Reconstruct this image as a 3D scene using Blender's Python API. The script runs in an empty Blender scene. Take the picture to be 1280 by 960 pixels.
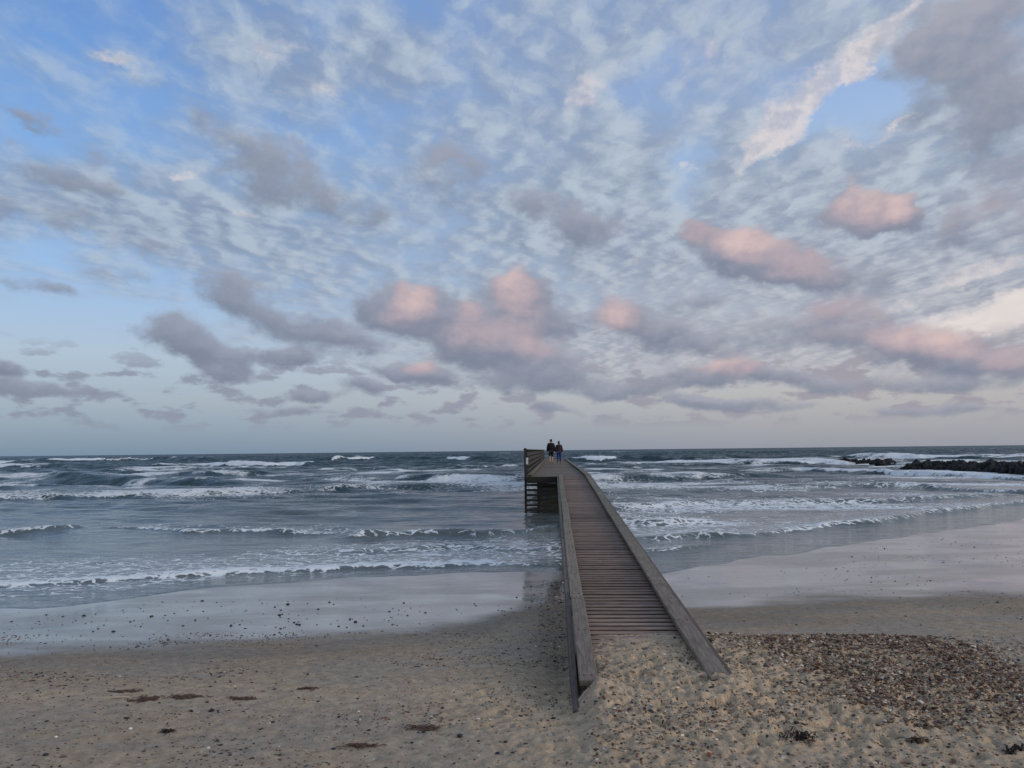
import bpy, bmesh, math, random
import numpy as np
from mathutils import Matrix, Vector, Euler

random.seed(7)
rng = np.random.default_rng(11)
R = math.radians
scene = bpy.context.scene
COL = scene.collection

# ------------------------------------------------------------------ helpers
def lin(r, g, b, a=1.0):
    f = lambda c: (c / 255 / 12.92) if c / 255 <= 0.04045 else ((c / 255 + 0.055) / 1.055) ** 2.4
    return (f(r), f(g), f(b), a)

def tag(o, label=None, cat=None, group=None, kind=None):
    if label: o['label'] = label
    if cat: o['category'] = cat
    if group: o['group'] = group
    if kind: o['kind'] = kind
    return o

def empty(name, loc=(0, 0, 0), rz=0.0):
    o = bpy.data.objects.new(name, None)
    o.location = loc
    o.rotation_euler = (0, 0, rz)
    o.empty_display_size = 0.2
    COL.objects.link(o)
    return o

def link_bm(name, bm, mat, parent=None, smooth=False):
    me = bpy.data.meshes.new(name)
    bm.normal_update()
    bm.to_mesh(me)
    bm.free()
    if smooth:
        me.polygons.foreach_set('use_smooth', [True] * len(me.polygons))
    o = bpy.data.objects.new(name, me)
    if mat: me.materials.append(mat)
    COL.objects.link(o)
    if parent: o.parent = parent
    return o

def np_mesh(name, verts, quads, mat, smooth=True, attrs=None, tris=None):
    me = bpy.data.meshes.new(name)
    nv = len(verts)
    me.vertices.add(nv)
    me.vertices.foreach_set('co', np.ascontiguousarray(verts, dtype=np.float32).ravel())
    faces = quads if tris is None else tris
    k = faces.shape[1]
    nf = len(faces)
    me.loops.add(nf * k)
    me.loops.foreach_set('vertex_index', np.ascontiguousarray(faces, dtype=np.int32).ravel())
    me.polygons.add(nf)
    me.polygons.foreach_set('loop_start', np.arange(nf, dtype=np.int32) * k)
    me.polygons.foreach_set('use_smooth', np.full(nf, smooth, dtype=bool))
    me.update(calc_edges=True)
    for n, v in (attrs or {}).items():
        if v.ndim == 1:
            a = me.attributes.new(n, 'FLOAT', 'POINT')
            a.data.foreach_set('value', v.astype(np.float32))
        else:
            a = me.attributes.new(n, 'FLOAT_COLOR', 'POINT')
            c = np.ones((nv, 4), np.float32); c[:, :3] = v
            a.data.foreach_set('color', c.ravel())
    me.materials.append(mat)
    o = bpy.data.objects.new(name, me)
    COL.objects.link(o)
    return o

def vnoise(x, y, seed=0):
    xi = np.floor(x); yi = np.floor(y)
    fx = x - xi; fy = y - yi
    xi = xi.astype(np.int64); yi = yi.astype(np.int64)
    def h(a, b):
        n = (a * 374761393 + b * 668265263 + seed * 974634771) & 0xffffffff
        n = ((n ^ (n >> 13)) * 1274126177) & 0xffffffff
        n = n ^ (n >> 16)
        return (n & 0xffffff) / float(0xffffff)
    ux = fx * fx * fx * (fx * (fx * 6 - 15) + 10)
    uy = fy * fy * fy * (fy * (fy * 6 - 15) + 10)
    a = h(xi, yi); b = h(xi + 1, yi); c = h(xi, yi + 1); d = h(xi + 1, yi + 1)
    return (a + (b - a) * ux) * (1 - uy) + (c + (d - c) * ux) * uy

def fbm(x, y, octv=4, seed=0, gain=0.5):
    s = np.zeros_like(x); amp = 1.0; tot = 0.0
    ca, sa = math.cos(0.6), math.sin(0.6)
    for i in range(octv):
        s += amp * vnoise(x, y, seed + i * 17)
        tot += amp; amp *= gain
        x, y = (x * ca - y * sa) * 2.03 + 13.7, (x * sa + y * ca) * 2.03 + 5.1
    return s / tot

def sstep(a, b, x):
    t = np.clip((x - a) / (b - a), 0, 1)
    return t * t * (3 - 2 * t)

# ------------------------------------------------------------------ camera
ZC = 2.5
PITCH, YAW, ROLL = R(4.92), R(3.02), R(-0.63)
CAMR = Matrix.Rotation(YAW, 4, 'Z') @ Matrix.Rotation(R(90) + PITCH, 4, 'X') @ Matrix.Rotation(ROLL, 4, 'Z')
cd = bpy.data.cameras.new('camera')
cam = bpy.data.objects.new('camera', cd)
cam.matrix_world = Matrix.Translation((0, 0, ZC)) @ CAMR
cd.sensor_width = 36
cd.lens = 36 * 967 / 1280
cd.clip_start = 0.05
cd.clip_end = 60000
COL.objects.link(cam)
scene.camera = cam

C3 = np.array(CAMR.to_3x3())
def pdir(px, py):                       # measured direction in the photograph -> world direction
    v = C3 @ np.array([(px - 640) / 967, (480 - py) / 967, -1.0])
    return v / np.linalg.norm(v)
def pt(px, py, z=0.0):                  # where that direction meets the height z
    v = pdir(px, py)
    t = (z - ZC) / v[2]
    return v[0] * t, v[1] * t
def azel(px, py):
    v = pdir(px, py)
    return math.degrees(math.atan2(v[0], v[1])), math.degrees(math.asin(v[2]))

# ------------------------------------------------------------------ node helpers
class NT:
    def __init__(self, nt):
        self.nt = nt; self.n = nt.nodes; self.l = nt.links
    def put(self, sock, v):
        if isinstance(v, bpy.types.NodeSocket): self.l.new(v, sock)
        elif v is not None: sock.default_value = v
    def math(self, op, a, b=None, c=None, clamp=False):
        m = self.n.new('ShaderNodeMath'); m.operation = op; m.use_clamp = clamp
        self.put(m.inputs[0], a); self.put(m.inputs[1], b); self.put(m.inputs[2], c)
        return m.outputs[0]
    def vec(self, op, a, b=None):
        m = self.n.new('ShaderNodeVectorMath'); m.operation = op
        self.put(m.inputs[0], a); self.put(m.inputs[1], b)
        return m.outputs['Value'] if op in ('LENGTH', 'DOT_PRODUCT') else m.outputs['Vector']
    def vmad(self, a, b, c):
        m = self.n.new('ShaderNodeVectorMath'); m.operation = 'MULTIPLY_ADD'
        self.put(m.inputs[0], a); self.put(m.inputs[1], b); self.put(m.inputs[2], c)
        return m.outputs['Vector']
    def comb(self, x, y, z=0.0):
        m = self.n.new('ShaderNodeCombineXYZ')
        self.put(m.inputs[0], x); self.put(m.inputs[1], y); self.put(m.inputs[2], z)
        return m.outputs[0]
    def sep(self, v):
        m = self.n.new('ShaderNodeSeparateXYZ'); self.put(m.inputs[0], v)
        return m.outputs
    def ss(self, v, a, b, lo=0.0, hi=1.0):
        m = self.n.new('ShaderNodeMapRange'); m.interpolation_type = 'SMOOTHSTEP'
        self.put(m.inputs[0], v)
        m.inputs[1].default_value = a; m.inputs[2].default_value = b
        m.inputs[3].default_value = lo; m.inputs[4].default_value = hi
        return m.outputs[0]
    def lerp(self, v, a, b, lo=0.0, hi=1.0):
        m = self.n.new('ShaderNodeMapRange'); m.interpolation_type = 'LINEAR'; m.clamp = True
        self.put(m.inputs[0], v)
        m.inputs[1].default_value = a; m.inputs[2].default_value = b
        m.inputs[3].default_value = lo; m.inputs[4].default_value = hi
        return m.outputs[0]
    def noise(self, v, scale, detail=4, rough=0.5, dim='2D', dist=0.0, lac=2.0):
        m = self.n.new('ShaderNodeTexNoise'); m.noise_dimensions = dim
        self.put(m.inputs['Vector'], v)
        m.inputs['Scale'].default_value = scale; m.inputs['Detail'].default_value = detail
        m.inputs['Roughness'].default_value = rough; m.inputs['Distortion'].default_value = dist
        m.inputs['Lacunarity'].default_value = lac
        return m.outputs
    def mix(self, f, a, b, mode='MIX'):
        m = self.n.new('ShaderNodeMix'); m.data_type = 'RGBA'; m.blend_type = mode
        self.put(m.inputs[0], f); self.put(m.inputs[6], a); self.put(m.inputs[7], b)
        return m.outputs[2]
    def mapping(self, v, loc=(0, 0, 0), rot=(0, 0, 0), scale=(1, 1, 1), typ='POINT'):
        m = self.n.new('ShaderNodeMapping'); m.vector_type = typ
        self.put(m.inputs[0], v)
        m.inputs[1].default_value = loc; m.inputs[2].default_value = rot; m.inputs[3].default_value = scale
        return m.outputs[0]
    def ramp(self, f, stops):
        m = self.n.new('ShaderNodeValToRGB'); self.put(m.inputs[0], f)
        e = m.color_ramp.elements
        while len(e) < len(stops): e.new(0.5)
        for i, (p, c) in enumerate(stops):
            e[i].position = p; e[i].color = c
        return m.outputs[0]
    def attr(self, name):
        m = self.n.new('ShaderNodeAttribute'); m.attribute_name = name
        return m.outputs

def material(name):
    m = bpy.data.materials.new(name); m.use_nodes = True
    nt = NT(m.node_tree)
    bsdf = m.node_tree.nodes['Principled BSDF']
    return m, nt, bsdf

def simple_mat(name, col, rough=0.8, var=0.25, scale=20.0, spec=0.3):
    m, t, b = material(name)
    tc = t.n.new('ShaderNodeTexCoord')
    n = t.noise(tc.outputs['Object'], scale, 4, 0.6, '3D')
    k = t.lerp(n['Fac'], 0.25, 0.75, 1 - var, 1 + var)
    c = t.mix(1.0, col, t.comb(k, k, k), 'MULTIPLY')
    t.put(b.inputs['Base Color'], c)
    b.inputs['Roughness'].default_value = rough
    b.inputs['Specular IOR Level'].default_value = spec
    return m

# ------------------------------------------------------------------ sky (world)
SUN_EL, SUN_AZ = R(17), R(112)            # azimuth from +Y towards +X: low sun behind the right shoulder
def build_world():
    w = bpy.data.worlds.new('World'); scene.world = w; w.use_nodes = True
    t = NT(w.node_tree)
    for n in list(t.n): t.n.remove(n)
    out = t.n.new('ShaderNodeOutputWorld')
    bg = t.n.new('ShaderNodeBackground'); bg.inputs['Strength'].default_value = 0.1
    t.l.new(bg.outputs[0], out.inputs[0])
    sky = t.n.new('ShaderNodeTexSky'); sky.sky_type = 'NISHITA'; sky.sun_disc = False
    sky.sun_elevation = SUN_EL; sky.sun_rotation = SUN_AZ
    sky.altitude = 0; sky.air_density = 1.0; sky.dust_density = 0.6; sky.ozone_density = 1.6
    tc = t.n.new('ShaderNodeTexCoord')
    d = tc.outputs['Generated']
    x, y, z = t.sep(d)
    az = t.math('MULTIPLY', t.math('ARCTAN2', x, y), 57.29578)
    el = t.math('MULTIPLY', t.math('ARCSINE', z), 57.29578)
    P = t.comb(az, el, 1.0)
    # ---- clear air: Nishita, pulled towards the measured evening gradient
    ele = t.math('DIVIDE', el, 45.0, clamp=True)
    gl = t.ramp(ele, [(0.0, lin(116, 140, 163)), (0.035, lin(138, 157, 176)), (0.08, lin(162, 176, 190)), (0.15, lin(174, 192, 210)),
                      (0.27, lin(153, 189, 232)), (0.42, lin(130, 174, 228)), (0.62, lin(103, 149, 214)), (1.0, lin(96, 144, 208))])
    gr = t.ramp(ele, [(0.0, lin(150, 153, 165)), (0.035, lin(166, 166, 172)), (0.08, lin(184, 181, 182)), (0.15, lin(198, 198, 202)),
                      (0.27, lin(196, 206, 216)), (0.42, lin(172, 196, 224)), (0.62, lin(146, 176, 228)), (1.0, lin(118, 158, 214))])
    side = t.ss(az, -34, 28)
    grad = t.mix(side, gl, gr)
    nis = t.mix(1.0, sky.outputs[0], (0.1 * 1.9, 0.1 * 1.9, 0.1 * 1.9, 1), 'MULTIPLY')
    clear = t.mix(t.ss(el, 2.0, 25.0, 0.97, 0.88), nis, grad)
    # ---- domain warp shared by all cloud layers
    wn = t.noise(t.comb(t.math('MULTIPLY', az, 0.20), t.math('MULTIPLY', el, 0.30)), 1.0, 5, 0.62)
    wv = t.vec('SUBTRACT', wn['Color'], (0.5, 0.5, 0.5))
    # ---- high rippled layer on a plane overhead (true perspective to the horizon)
    zz = t.math('MAXIMUM', t.math('ADD', z, 0.085), 0.03)
    q = t.comb(t.math('DIVIDE', x, zz), t.math('DIVIDE', y, zz))
    qw = t.vec('ADD', q, t.vec('MULTIPLY', wv, (0.10, 0.10, 0)))
    qr = t.mapping(qw, rot=(0, 0, R(-28)), scale=(1.0, 0.72, 1))
    big = t.noise(qr, 1.25, 3, 0.5)['Fac']
    med = t.noise(qr, 6.5, 4, 0.5)['Fac']
    fine = t.noise(t.mapping(qw, rot=(0, 0, R(35)), scale=(1.0, 0.6, 1)), 17, 5, 0.62)['Fac']
    med2 = t.noise(t.vec('ADD', qr, (0.035, -0.02, 0)), 6.5, 4, 0.5)['Fac']

    ROTS = (-25, -10, 0, 15, 38)
    def blobs(lst, coord, soft=(0.1, 1.45), grow=1.0):
        """soft clumps: sum of weight, weight x height inside the clump, weight x pinkness"""
        acc = None
        near = lambda r: min(ROTS, key=lambda q: abs(q - r))
        for rq in ROTS:
            sub = [l for l in lst if near(l[4]) == rq]
            if not sub: continue
            c_, s_ = math.cos(R(rq)), math.sin(R(rq))
            cr = coord if acc is None else t.vmad(acc, (1e-7, 1e-7, 0), coord)
            if rq: cr = t.comb(t.vec('DOT_PRODUCT', cr, (c_, s_, 0)), t.vec('DOT_PRODUCT', cr, (-s_, c_, 0)))
            for i, (px, py, rx, ry, rot, wgt, pk) in enumerate(sub):
                a, e = azel(px, py)
                a, e = a * c_ + e * s_, -a * s_ + e * c_
                kx, ky = 16.9 / rx / grow, 16.9 / ry / grow
                if i % 6 == 5: cr = t.vmad(acc, (1e-7, 1e-7, 0), cr)
                u = t.vmad(cr, (kx, ky, 0), (-a * kx, -e * ky, 0))
                g = t.ss(t.vec('LENGTH', u), soft[0], soft[1], wgt, 0.0)
                acc = t.vmad(t.vmad(u, (0, 1, 0), (1, 0, pk)), g, acc if acc is not None else (0, 0, 0))
        return t.sep(acc)
    def mask(lst, coord):
        D = None
        cr = coord
        for i, (px, py, rx, ry, rot, wgt) in enumerate(lst):
            a, e = azel(px, py)
            kx, ky = 16.9 / rx, 16.9 / ry
            if i % 6 == 5: cr = t.vmad(t.comb(D, 0.0), (1e-7, 0, 0), cr)
            g = t.ss(t.vec('LENGTH', t.vmad(cr, (kx, ky, 0), (-a * kx, -e * ky, 0))), 0.1, 1.3, wgt, 0.0)
            D = t.math('ADD', D, g) if D is not None else g
        return D
    wk = t.lerp(el, 2.0, 18.0, 0.30, 1.0)
    Pw = t.vec('ADD', P, t.vec('MULTIPLY', wv, t.comb(t.math('MULTIPLY', wk, 6.0), t.math('MULTIPLY', wk, 3.6))))
    # coverage of the high layer: clear windows (negative) and thick parts (positive)
    cov = mask([
        (120, 120, 260, 150, -20, -0.26), (60, 40, 170, 80, 0, -0.24), (70, 350, 190, 75, -5, -0.42), (150, 470, 340, 95, 0, -0.75),
        (440, 170, 90, 70, 0, -0.22), (250, 250, 120, 60, -20, -0.20), (390, 20, 50, 60, 0, -0.22), (560, 130, 40, 110, -15, -0.12),
        (1065, 125, 95, 42, 35, -0.80), (850, 225, 45, 80, -15, -0.50), (820, 90, 60, 50, 0, -0.22),
        (640, 530, 900, 42, 0, -0.7),
        (560, 120, 300, 220, 0, 0.22), (1000, 200, 330, 200, 0, 0.16), (700, 330, 420, 130, 0, 0.12), (150, 255, 260, 60, -8, 0.40), (1180, 340, 200, 120, 0, 0.1),
        (330, 60, 90, 55, -25, 0.22), (480, 70, 90, 70, -20, 0.22), (390, 110, 70, 40, -20, 0.2), (150, 85, 45, 14, -5, 0.30), (30, 70, 70, 18, -5, 0.15)], Pw)
    lay = t.math('MULTIPLY_ADD', big, 1.0, t.math('MULTIPLY', med, 0.75))
    lay = t.math('MULTIPLY_ADD', fine, 0.42, t.math('SUBTRACT', lay, 0.01))
    lay = t.math('ADD', lay, cov)
    lay = t.math('ADD', lay, t.ss(el, 1.0, 7.0, -0.9, 0.0))
    alpha1 = t.ss(lay, 0.45, 1.36, 0.0, 0.95)
    relief = t.math('SUBTRACT', med, med2)
    lit1 = t.math('MULTIPLY_ADD', relief, 1.6, t.math('MULTIPLY_ADD', fine, 0.75, t.math('MULTIPLY_ADD', med, 0.5, t.math('MULTIPLY', big, 0.3))))
    lit1 = t.ss(lit1, 0.36, 1.24)
    lowl = t.ramp(ele, [(0.05, lin(146, 155, 172)), (0.30, lin(136, 152, 176)), (0.8, lin(134, 156, 188))])
    lowr = t.ramp(ele, [(0.05, lin(160, 159, 170)), (0.30, lin(146, 156, 176)), (0.8, lin(142, 160, 186))])
    lowc = t.mix(side, lowl, lowr)
    hil = t.ramp(ele, [(0.05, lin(176, 184, 194)), (0.35, lin(174, 189, 206)), (0.8, lin(182, 197, 212))])
    hir = t.ramp(ele, [(0.05, lin(194, 190, 192)), (0.35, lin(184, 194, 206)), (0.8, lin(188, 199, 212))])
    hic = t.mix(side, hil, hir)
    c1 = t.mix(lit1, lowc, hic)
    col = t.mix(alpha1, clear, c1)
    # ---- pale streaks lit by the sun (px, py, rx, ry, rot, weight, warmth)
    det = t.noise(t.comb(t.math('MULTIPLY', az, 0.32), t.math('MULTIPLY', el, 0.45)), 1.0, 7, 0.58)['Fac']
    det2 = t.noise(t.comb(t.math('MULTIPLY_ADD', az, 0.32, -0.10), t.math('MULTIPLY_ADD', el, 0.45, 0.24)), 1.0, 7, 0.58)['Fac']
    dd = t.math('SUBTRACT', det, det2)
    D, V, K = blobs([
        (1110, 45, 60, 16, 40, 0.9, 0.5), (1030, 110, 75, 22, 38, 1.0, 0.5), (975, 150, 62, 26, 42, 0.9, 0.55), (945, 190, 34, 16, 35, 0.9, 0.6),
        (1075, 80, 40, 12, 35, 0.8, 0.45), (1265, 388, 130, 17, 10, 1.9, 0.75), (1200, 352, 150, 10, 9, 0.9, 0.5), (1160, 402, 80, 7, 12, 0.9, 0.5), (1100, 165, 60, 5, 22, 0.7, 0.3), (870, 80, 30, 40, -35, 0.5, 0.2),
        (735, 115, 45, 22, 35, 0.6, 0.2), (590, 50, 26, 18, 20, 0.55, 0.15), (145, 85, 36, 9, -4, 0.7, 0.2), (400, 112, 44, 16, -10, 0.55, 0.2),
        (330, 50, 50, 16, -20, 0.45, 0.15), (860, 213, 16, 8, 0, 0.8, 0.3), (230, 224, 16, 8, 0, 0.6, 0.3), (300, 262, 40, 8, -10, 0.5, 0.3)], Pw)
    ds = t.math('MULTIPLY_ADD', t.math('SUBTRACT', det, 0.5), 1.6, D)
    a2 = t.math('MULTIPLY', t.ss(ds, 0.08, 1.25, 0.0, 0.88), t.ss(D, 0.02, 0.5))
    c2 = t.mix(t.ss(t.math('MULTIPLY_ADD', dd, 2.6, 0.55), 0.2, 0.8), lin(188, 189, 200), lin(219, 212, 214))
    c2 = t.mix(t.ss(t.math('DIVIDE', K, t.math('MAXIMUM', D, 0.05)), 0.55, 0.72, 0.0, 0.85), c2, lin(234, 224, 218))
    col = t.mix(a2, col, c2)
    # ---- rows of small far clouds low over the sea
    fn = t.noise(t.comb(t.math('MULTIPLY', az, 0.36), t.math('MULTIPLY', el, 0.90)), 1.0, 5, 0.55)['Fac']
    band = t.math('MULTIPLY', t.ss(el, 1.2, 2.6), t.ss(el, 8.5, 5.0))
    fv = t.math('MULTIPLY_ADD', side, 0.05, fn)
    a4 = t.math('MULTIPLY', t.ss(fv, 0.51, 0.66, 0.0, 0.85), band)
    c4 = t.mix(side, lin(140, 147, 165), lin(156, 152, 164))
    col = t.mix(a4, col, c4)
    # ---- cumulus: (px, py, rx, ry, rot, weight, pink)
    cum = [
        (345, 215, 78, 36, -28, 0.85, 0.0), (730, 290, 74, 26, -18, 0.75, 0.12), (560, 215, 60, 42, 0, 0.6, 0.0), (300, 372, 74, 30, -20, 0.85, 0.0),
        (225, 420, 50, 22, -14, 1.0, 0.0), (262, 445, 34, 14, -30, 0.8, 0.0), (420, 420, 58, 20, -8, 1.0, 0.0), (280, 467, 38, 10, -8, 0.9, 0.0), (340, 452, 50, 14, 4, 0.9, 0.0), (382, 444, 38, 12, 0, 0.8, 0.0),
        (518, 385, 42, 30, 20, 1.1, 0.95), (480, 385, 44, 20, -12, 0.8, 0.2), (590, 412, 95, 32, -8, 1.2, 0.55), (648, 372, 40, 44, 10, 1.05, 0.85), (628, 440, 90, 22, -6, 1.1, 0.35),
        (640, 472, 70, 20, -3, 0.95, 0.05), (715, 478, 46, 16, 4, 0.8, 0.05), (700, 400, 30, 26, 0, 0.8, 0.5), (770, 394, 36, 28, -10, 1.05, 0.9), (835, 420, 56, 20, -10, 0.8, 0.2), (530, 468, 36, 18, -8, 1.0, 0.7), (478, 464, 34, 9, -6, 0.8, 0.05),
        (940, 312, 70, 28, -14, 1.0, 0.85), (1000, 340, 88, 24, -6, 1.1, 0.35), (880, 290, 36, 14, 0, 0.7, 0.6), (1075, 256, 32, 26, 0, 1.1, 1.0), (1125, 264, 19, 22, 0, 1.0, 1.0), (1098, 282, 48, 16, 0, 0.8, 0.5),
        (1150, 435, 66, 24, -4, 1.15, 0.9), (1050, 402, 62, 24, 0, 0.85, 0.5), (905, 466, 46, 18, -4, 1.05, 0.85), (835, 476, 52, 17, -4, 0.75, 0.15), (1012, 473, 54, 14, -8, 0.8, 0.1),
        (945, 420, 56, 22, 0, 0.7, 0.1), (1245, 275, 70, 46, 0, 0.6, 0.45), (1250, 452, 70, 20, 0, 0.85, 0.4), (1100, 480, 60, 11, 4, 0.5, 0.2), (1215, 482, 70, 10, 0, 0.55, 0.2),
        (8, 463, 26, 8, -10, 1.0, 0.0), (14, 486, 28, 9, -5, 1.0, 0.1), (80, 489, 40, 8, 5, 0.95, 0.0), 
        (372, 514, 50, 6, 0, 0.9, 0.1), (388, 494, 40, 9, 5, 0.9, 0.0), (455, 484, 28, 11, -10, 0.95, 0.0), 
        (695, 510, 36, 7, -5, 0.9, 0.0), (765, 492, 50, 9, 0, 0.85, 0.1), (870, 506, 44, 8, -5, 0.85, 0.1), (955, 508, 60, 8, 0, 0.8, 0.2),
        (1180, 512, 80, 7, 0, 0.75, 0.25), (60, 360, 40, 12, -10, 0.45, 0.0), (165, 345, 46, 10, -15, 0.5, 0),
        (1220, 85, 78, 62, 0, 0.75, 0.05), (1190, 35, 70, 30, 20, 0.7, 0.1), (1270, 160, 80, 50, 0, 0.5, 0.0), (100, 215, 75, 20, -14, 0.6, 0.05), (30, 140, 40, 12, -12, 0.6, 0.05), (70, 275, 110, 16, -6, 0.55, 0.05), (240, 150, 26, 26, 0, 0.45, 0.0),
        (660, 250, 60, 20, 0, 0.35, 0.1), (870, 375, 60, 20, 0, 0.4, 0.2), (480, 270, 80, 20, -8, 0.4, 0.05),
    ]
    D, V, K = blobs(cum, Pw, grow=1.12)
    ds = t.math('MULTIPLY_ADD', t.math('SUBTRACT', det, 0.5), 1.55, D)
    a3 = t.math('MULTIPLY', t.ss(ds, 0.10, 0.88, 0.0, 0.94), t.ss(D, 0.02, 0.35))
    v = t.math('DIVIDE', V, t.math('MAXIMUM', D, 0.05))
    lit = t.ss(t.math('MULTIPLY_ADD', dd, 1.5, v), -0.70, 0.85)
    glow = mask([(520, 377, 28, 29, 0, 1.0), (498, 396, 29, 22, 0, .4), (590, 388, 20, 17, 0, .45), (572, 414, 67, 31, 0, .32), (641, 350, 29, 38, 0, .85), (657, 386, 41, 34, 0, .45), (676, 430, 44, 24, 0, .5), (622, 420, 66, 29, 0, .3),
                 (766, 386, 33, 31, 0, .85), (768, 406, 44, 24, 0, .35), (524, 456, 27, 16, 0, .7), (940, 300, 41, 26, 0, .9), (905, 298, 49, 24, 0, .4), (985, 315, 66, 31, 0, .45), (1005, 342, 78, 26, 0, .3),
                 (1072, 246, 33, 26, 0, 1.05), (1123, 257, 22, 24, 0, .95), (1098, 276, 56, 26, 0, .4), (1150, 424, 59, 25, 0, .9), (1192, 432, 32, 18, 0, .6), (1060, 395, 73, 34, 0, .42),
                 (880, 454, 27, 13, 0, .65), (924, 456, 37, 18, 0, .75), (868, 287, 32, 18, 0, .45), (1250, 268, 73, 50, 0, .28), (1262, 445, 44, 20, 0, .55)],
                t.vec('ADD', P, t.vec('MULTIPLY', wv, t.comb(t.math('MULTIPLY', wk, 3.4), t.math('MULTIPLY', wk, 2.6)))))
    glow = t.math('MULTIPLY_ADD', t.math('MULTIPLY_ADD', v, 0.30, dd), t.math('MULTIPLY', glow, 1.5), glow)
    shade = t.ramp(ele, [(0.04, lin(140, 147, 162)), (0.12, lin(124, 132, 151)), (0.30, lin(126, 136, 156)), (0.8, lin(138, 150, 170))])
    lightc = t.mix(side, lin(150, 158, 176), lin(166, 167, 179))
    c3 = t.mix(lit, shade, lightc)
    c3 = t.mix(t.ss(glow, 0.0, 0.60, 0.0, 0.70), c3, lin(172, 158, 169))
    c3 = t.mix(t.ss(glow, 0.15, 1.75, 0.0, 0.92), c3, lin(218, 192, 189))
    col = t.mix(a3, col, c3)
    fin = t.mix(1.0, col, (10, 10, 10, 1), 'MULTIPLY')
    t.l.new(fin, bg.inputs['Color'])
    try:
        w.cycles.sampling_method = 'MANUAL'; w.cycles.sample_map_resolution = 256
    except Exception as e: print(e)
build_world()

sd = bpy.data.lights.new('sun', 'SUN'); sd.energy = 1.5; sd.angle = R(20); sd.color = (1.0, 0.88, 0.76)
so = bpy.data.objects.new('sun', sd); COL.objects.link(so)
sv = Vector((math.sin(SUN_AZ) * math.cos(SUN_EL), math.cos(SUN_AZ) * math.cos(SUN_EL), math.sin(SUN_EL)))
so.rotation_euler = (-sv).to_track_quat('-Z', 'Y').to_euler()

# ------------------------------------------------------------------ coast profile
shore_px = [(-150, 764), (0, 757), (90, 757), (200, 739), (330, 729), (450, 722), (600, 713), (690, 713), (760, 722), (830, 712), (1000, 689), (1150, 664), (1280, 649)]
shore = sorted(pt(*p) for p in shore_px)
shore = [(-200, 7), (-60, 10)] + shore + [(30, 44), (38, 58), (60, 74), (200, 90)]
SX = np.array([p[0] for p in shore]); SY = np.array([p[1] for p in shore])
def S(x):
    w_ = (fbm(x * 0.55 + 31.0, x * 0.0 + 1.5, 3, 14) - 0.5) * np.where(x > 1.5, 1.6, 0.9)
    return (np.interp(x, SX, SY) + np.interp(x - 0.5, SX, SY) + np.interp(x + 0.5, SX, SY)) / 3 + w_

RAMP0, RAMPK = 0.45, 0.0352
PL_Z = 1.50                            # level deck
PL_Y0, PL_Y1 = 29.6, 86.0
XL, XR = 0.31, 1.16                    # clear deck between the kerbs
def deck_z(y): return min(RAMP0 + RAMPK * y, PL_Z)

def sand_height(x, y):
    s = S(x)
    y0 = 5.6
    u = (s - y) / np.maximum(s - y0, 3.0)
    z = np.where(u > 0, 0.62 * np.clip(u, 0, 1) ** 1.35, np.maximum(u * 0.9, -1.2))
    z = z + np.where(u > 1, np.minimum((u - 1) * 0.55, 0.25), 0)
    # level bank of blown sand and shingle over the foot of the ramp and to its right
    edge = 8.15 + 0.25 * (fbm(x * 1.1, y * 0.0 + 3.0, 3, 44) - 0.5)
    M = sstep(0.10, 0.34, x) * sstep(7.5, 4.2, x) * sstep(edge + 0.30, edge - 0.45, y) * sstep(3.4, 5.4, y)
    z = z + (np.maximum(z, 0.715 - 0.012 * np.abs(x - 0.9)) - z) * M
    dry = sstep(0.30, 0.50, z)
    big = fbm(x * 0.35, y * 0.6, 3, 3) - 0.5
    z += big * 0.05 * sstep(0.0, 0.15, z) * (0.35 + 0.65 * dry)
    # trodden, lumpy sand round the foot of the ramp
    tr = np.exp(-(((x - 1.1) / 1.7) ** 2 + ((y - 6.1) / 1.7) ** 2)) + 0.8 * np.exp(-(((x - 2.9) / 1.4) ** 2 + ((y - 6.3) / 1.2) ** 2))
    tr = np.clip(tr, 0, 1)
    tr = np.maximum(tr, 0.35 * M)
    l1 = 0.5 * vnoise(x * 9.0, y * 12.0, 21) + 0.5 * vnoise(x * 19.0 + 3, y * 24.0, 23); l2 = fbm(x * 26, y * 30, 3, 22)
    dent = -sstep(0.42, 0.28, l1) * 0.042 + np.maximum(l1 - 0.5, 0) * 0.04
    z += tr * (dent + (l2 - 0.5) * 0.05)
    z += dry * (fbm(x * 7, y * 9, 3, 31) - 0.5) * 0.022
    z += dry * (fbm(x * 28, y * 28, 2, 33) - 0.5) * 0.008
    z += 0.085 * np.exp(-(((x - 0.28) / 0.17) ** 2 + ((y - 5.95) / 0.26) ** 2)) + 0.05 * np.exp(-(((x - 1.27) / 0.22) ** 2 + ((y - 6.12) / 0.30) ** 2))
    # slight scour along the left side of the walkway
    z -= 0.05 * np.exp(-((x - 0.05) / 0.22) ** 2) * sstep(5.2, 6.5, y) * sstep(18, 9, y)
    return z

def polar(rmin, rmax, ratio, step, amax, acoarse, rfine=None, ratio2=None, band=None):
    r = [rmin]
    while r[-1] < rmax:
        k = ratio if rfine is None or r[-1] < rfine else ratio2
        if band and band[0] < r[-1] < band[1]: k = band[2]
        r.append(r[-1] * k)
    r = np.array(r)
    a = np.arange(-amax, amax + 1e-6, step)
    c = np.arange(amax + 3, acoarse + 1e-6, 3.0)
    a = np.radians(np.concatenate([-c[::-1], a, c]) )
    rr, aa = np.meshgrid(r, a, indexing='ij')
    x = rr * np.sin(aa); y = rr * np.cos(aa)
    nr, na = rr.shape
    i = np.arange((nr - 1) * na).reshape(nr - 1, na)[:, :-1].ravel()
    quads = np.stack([i, i + 1, i + na + 1, i + na], 1)[:, ::-1]
    return x.ravel(), y.ravel(), rr.ravel(), quads

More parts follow.
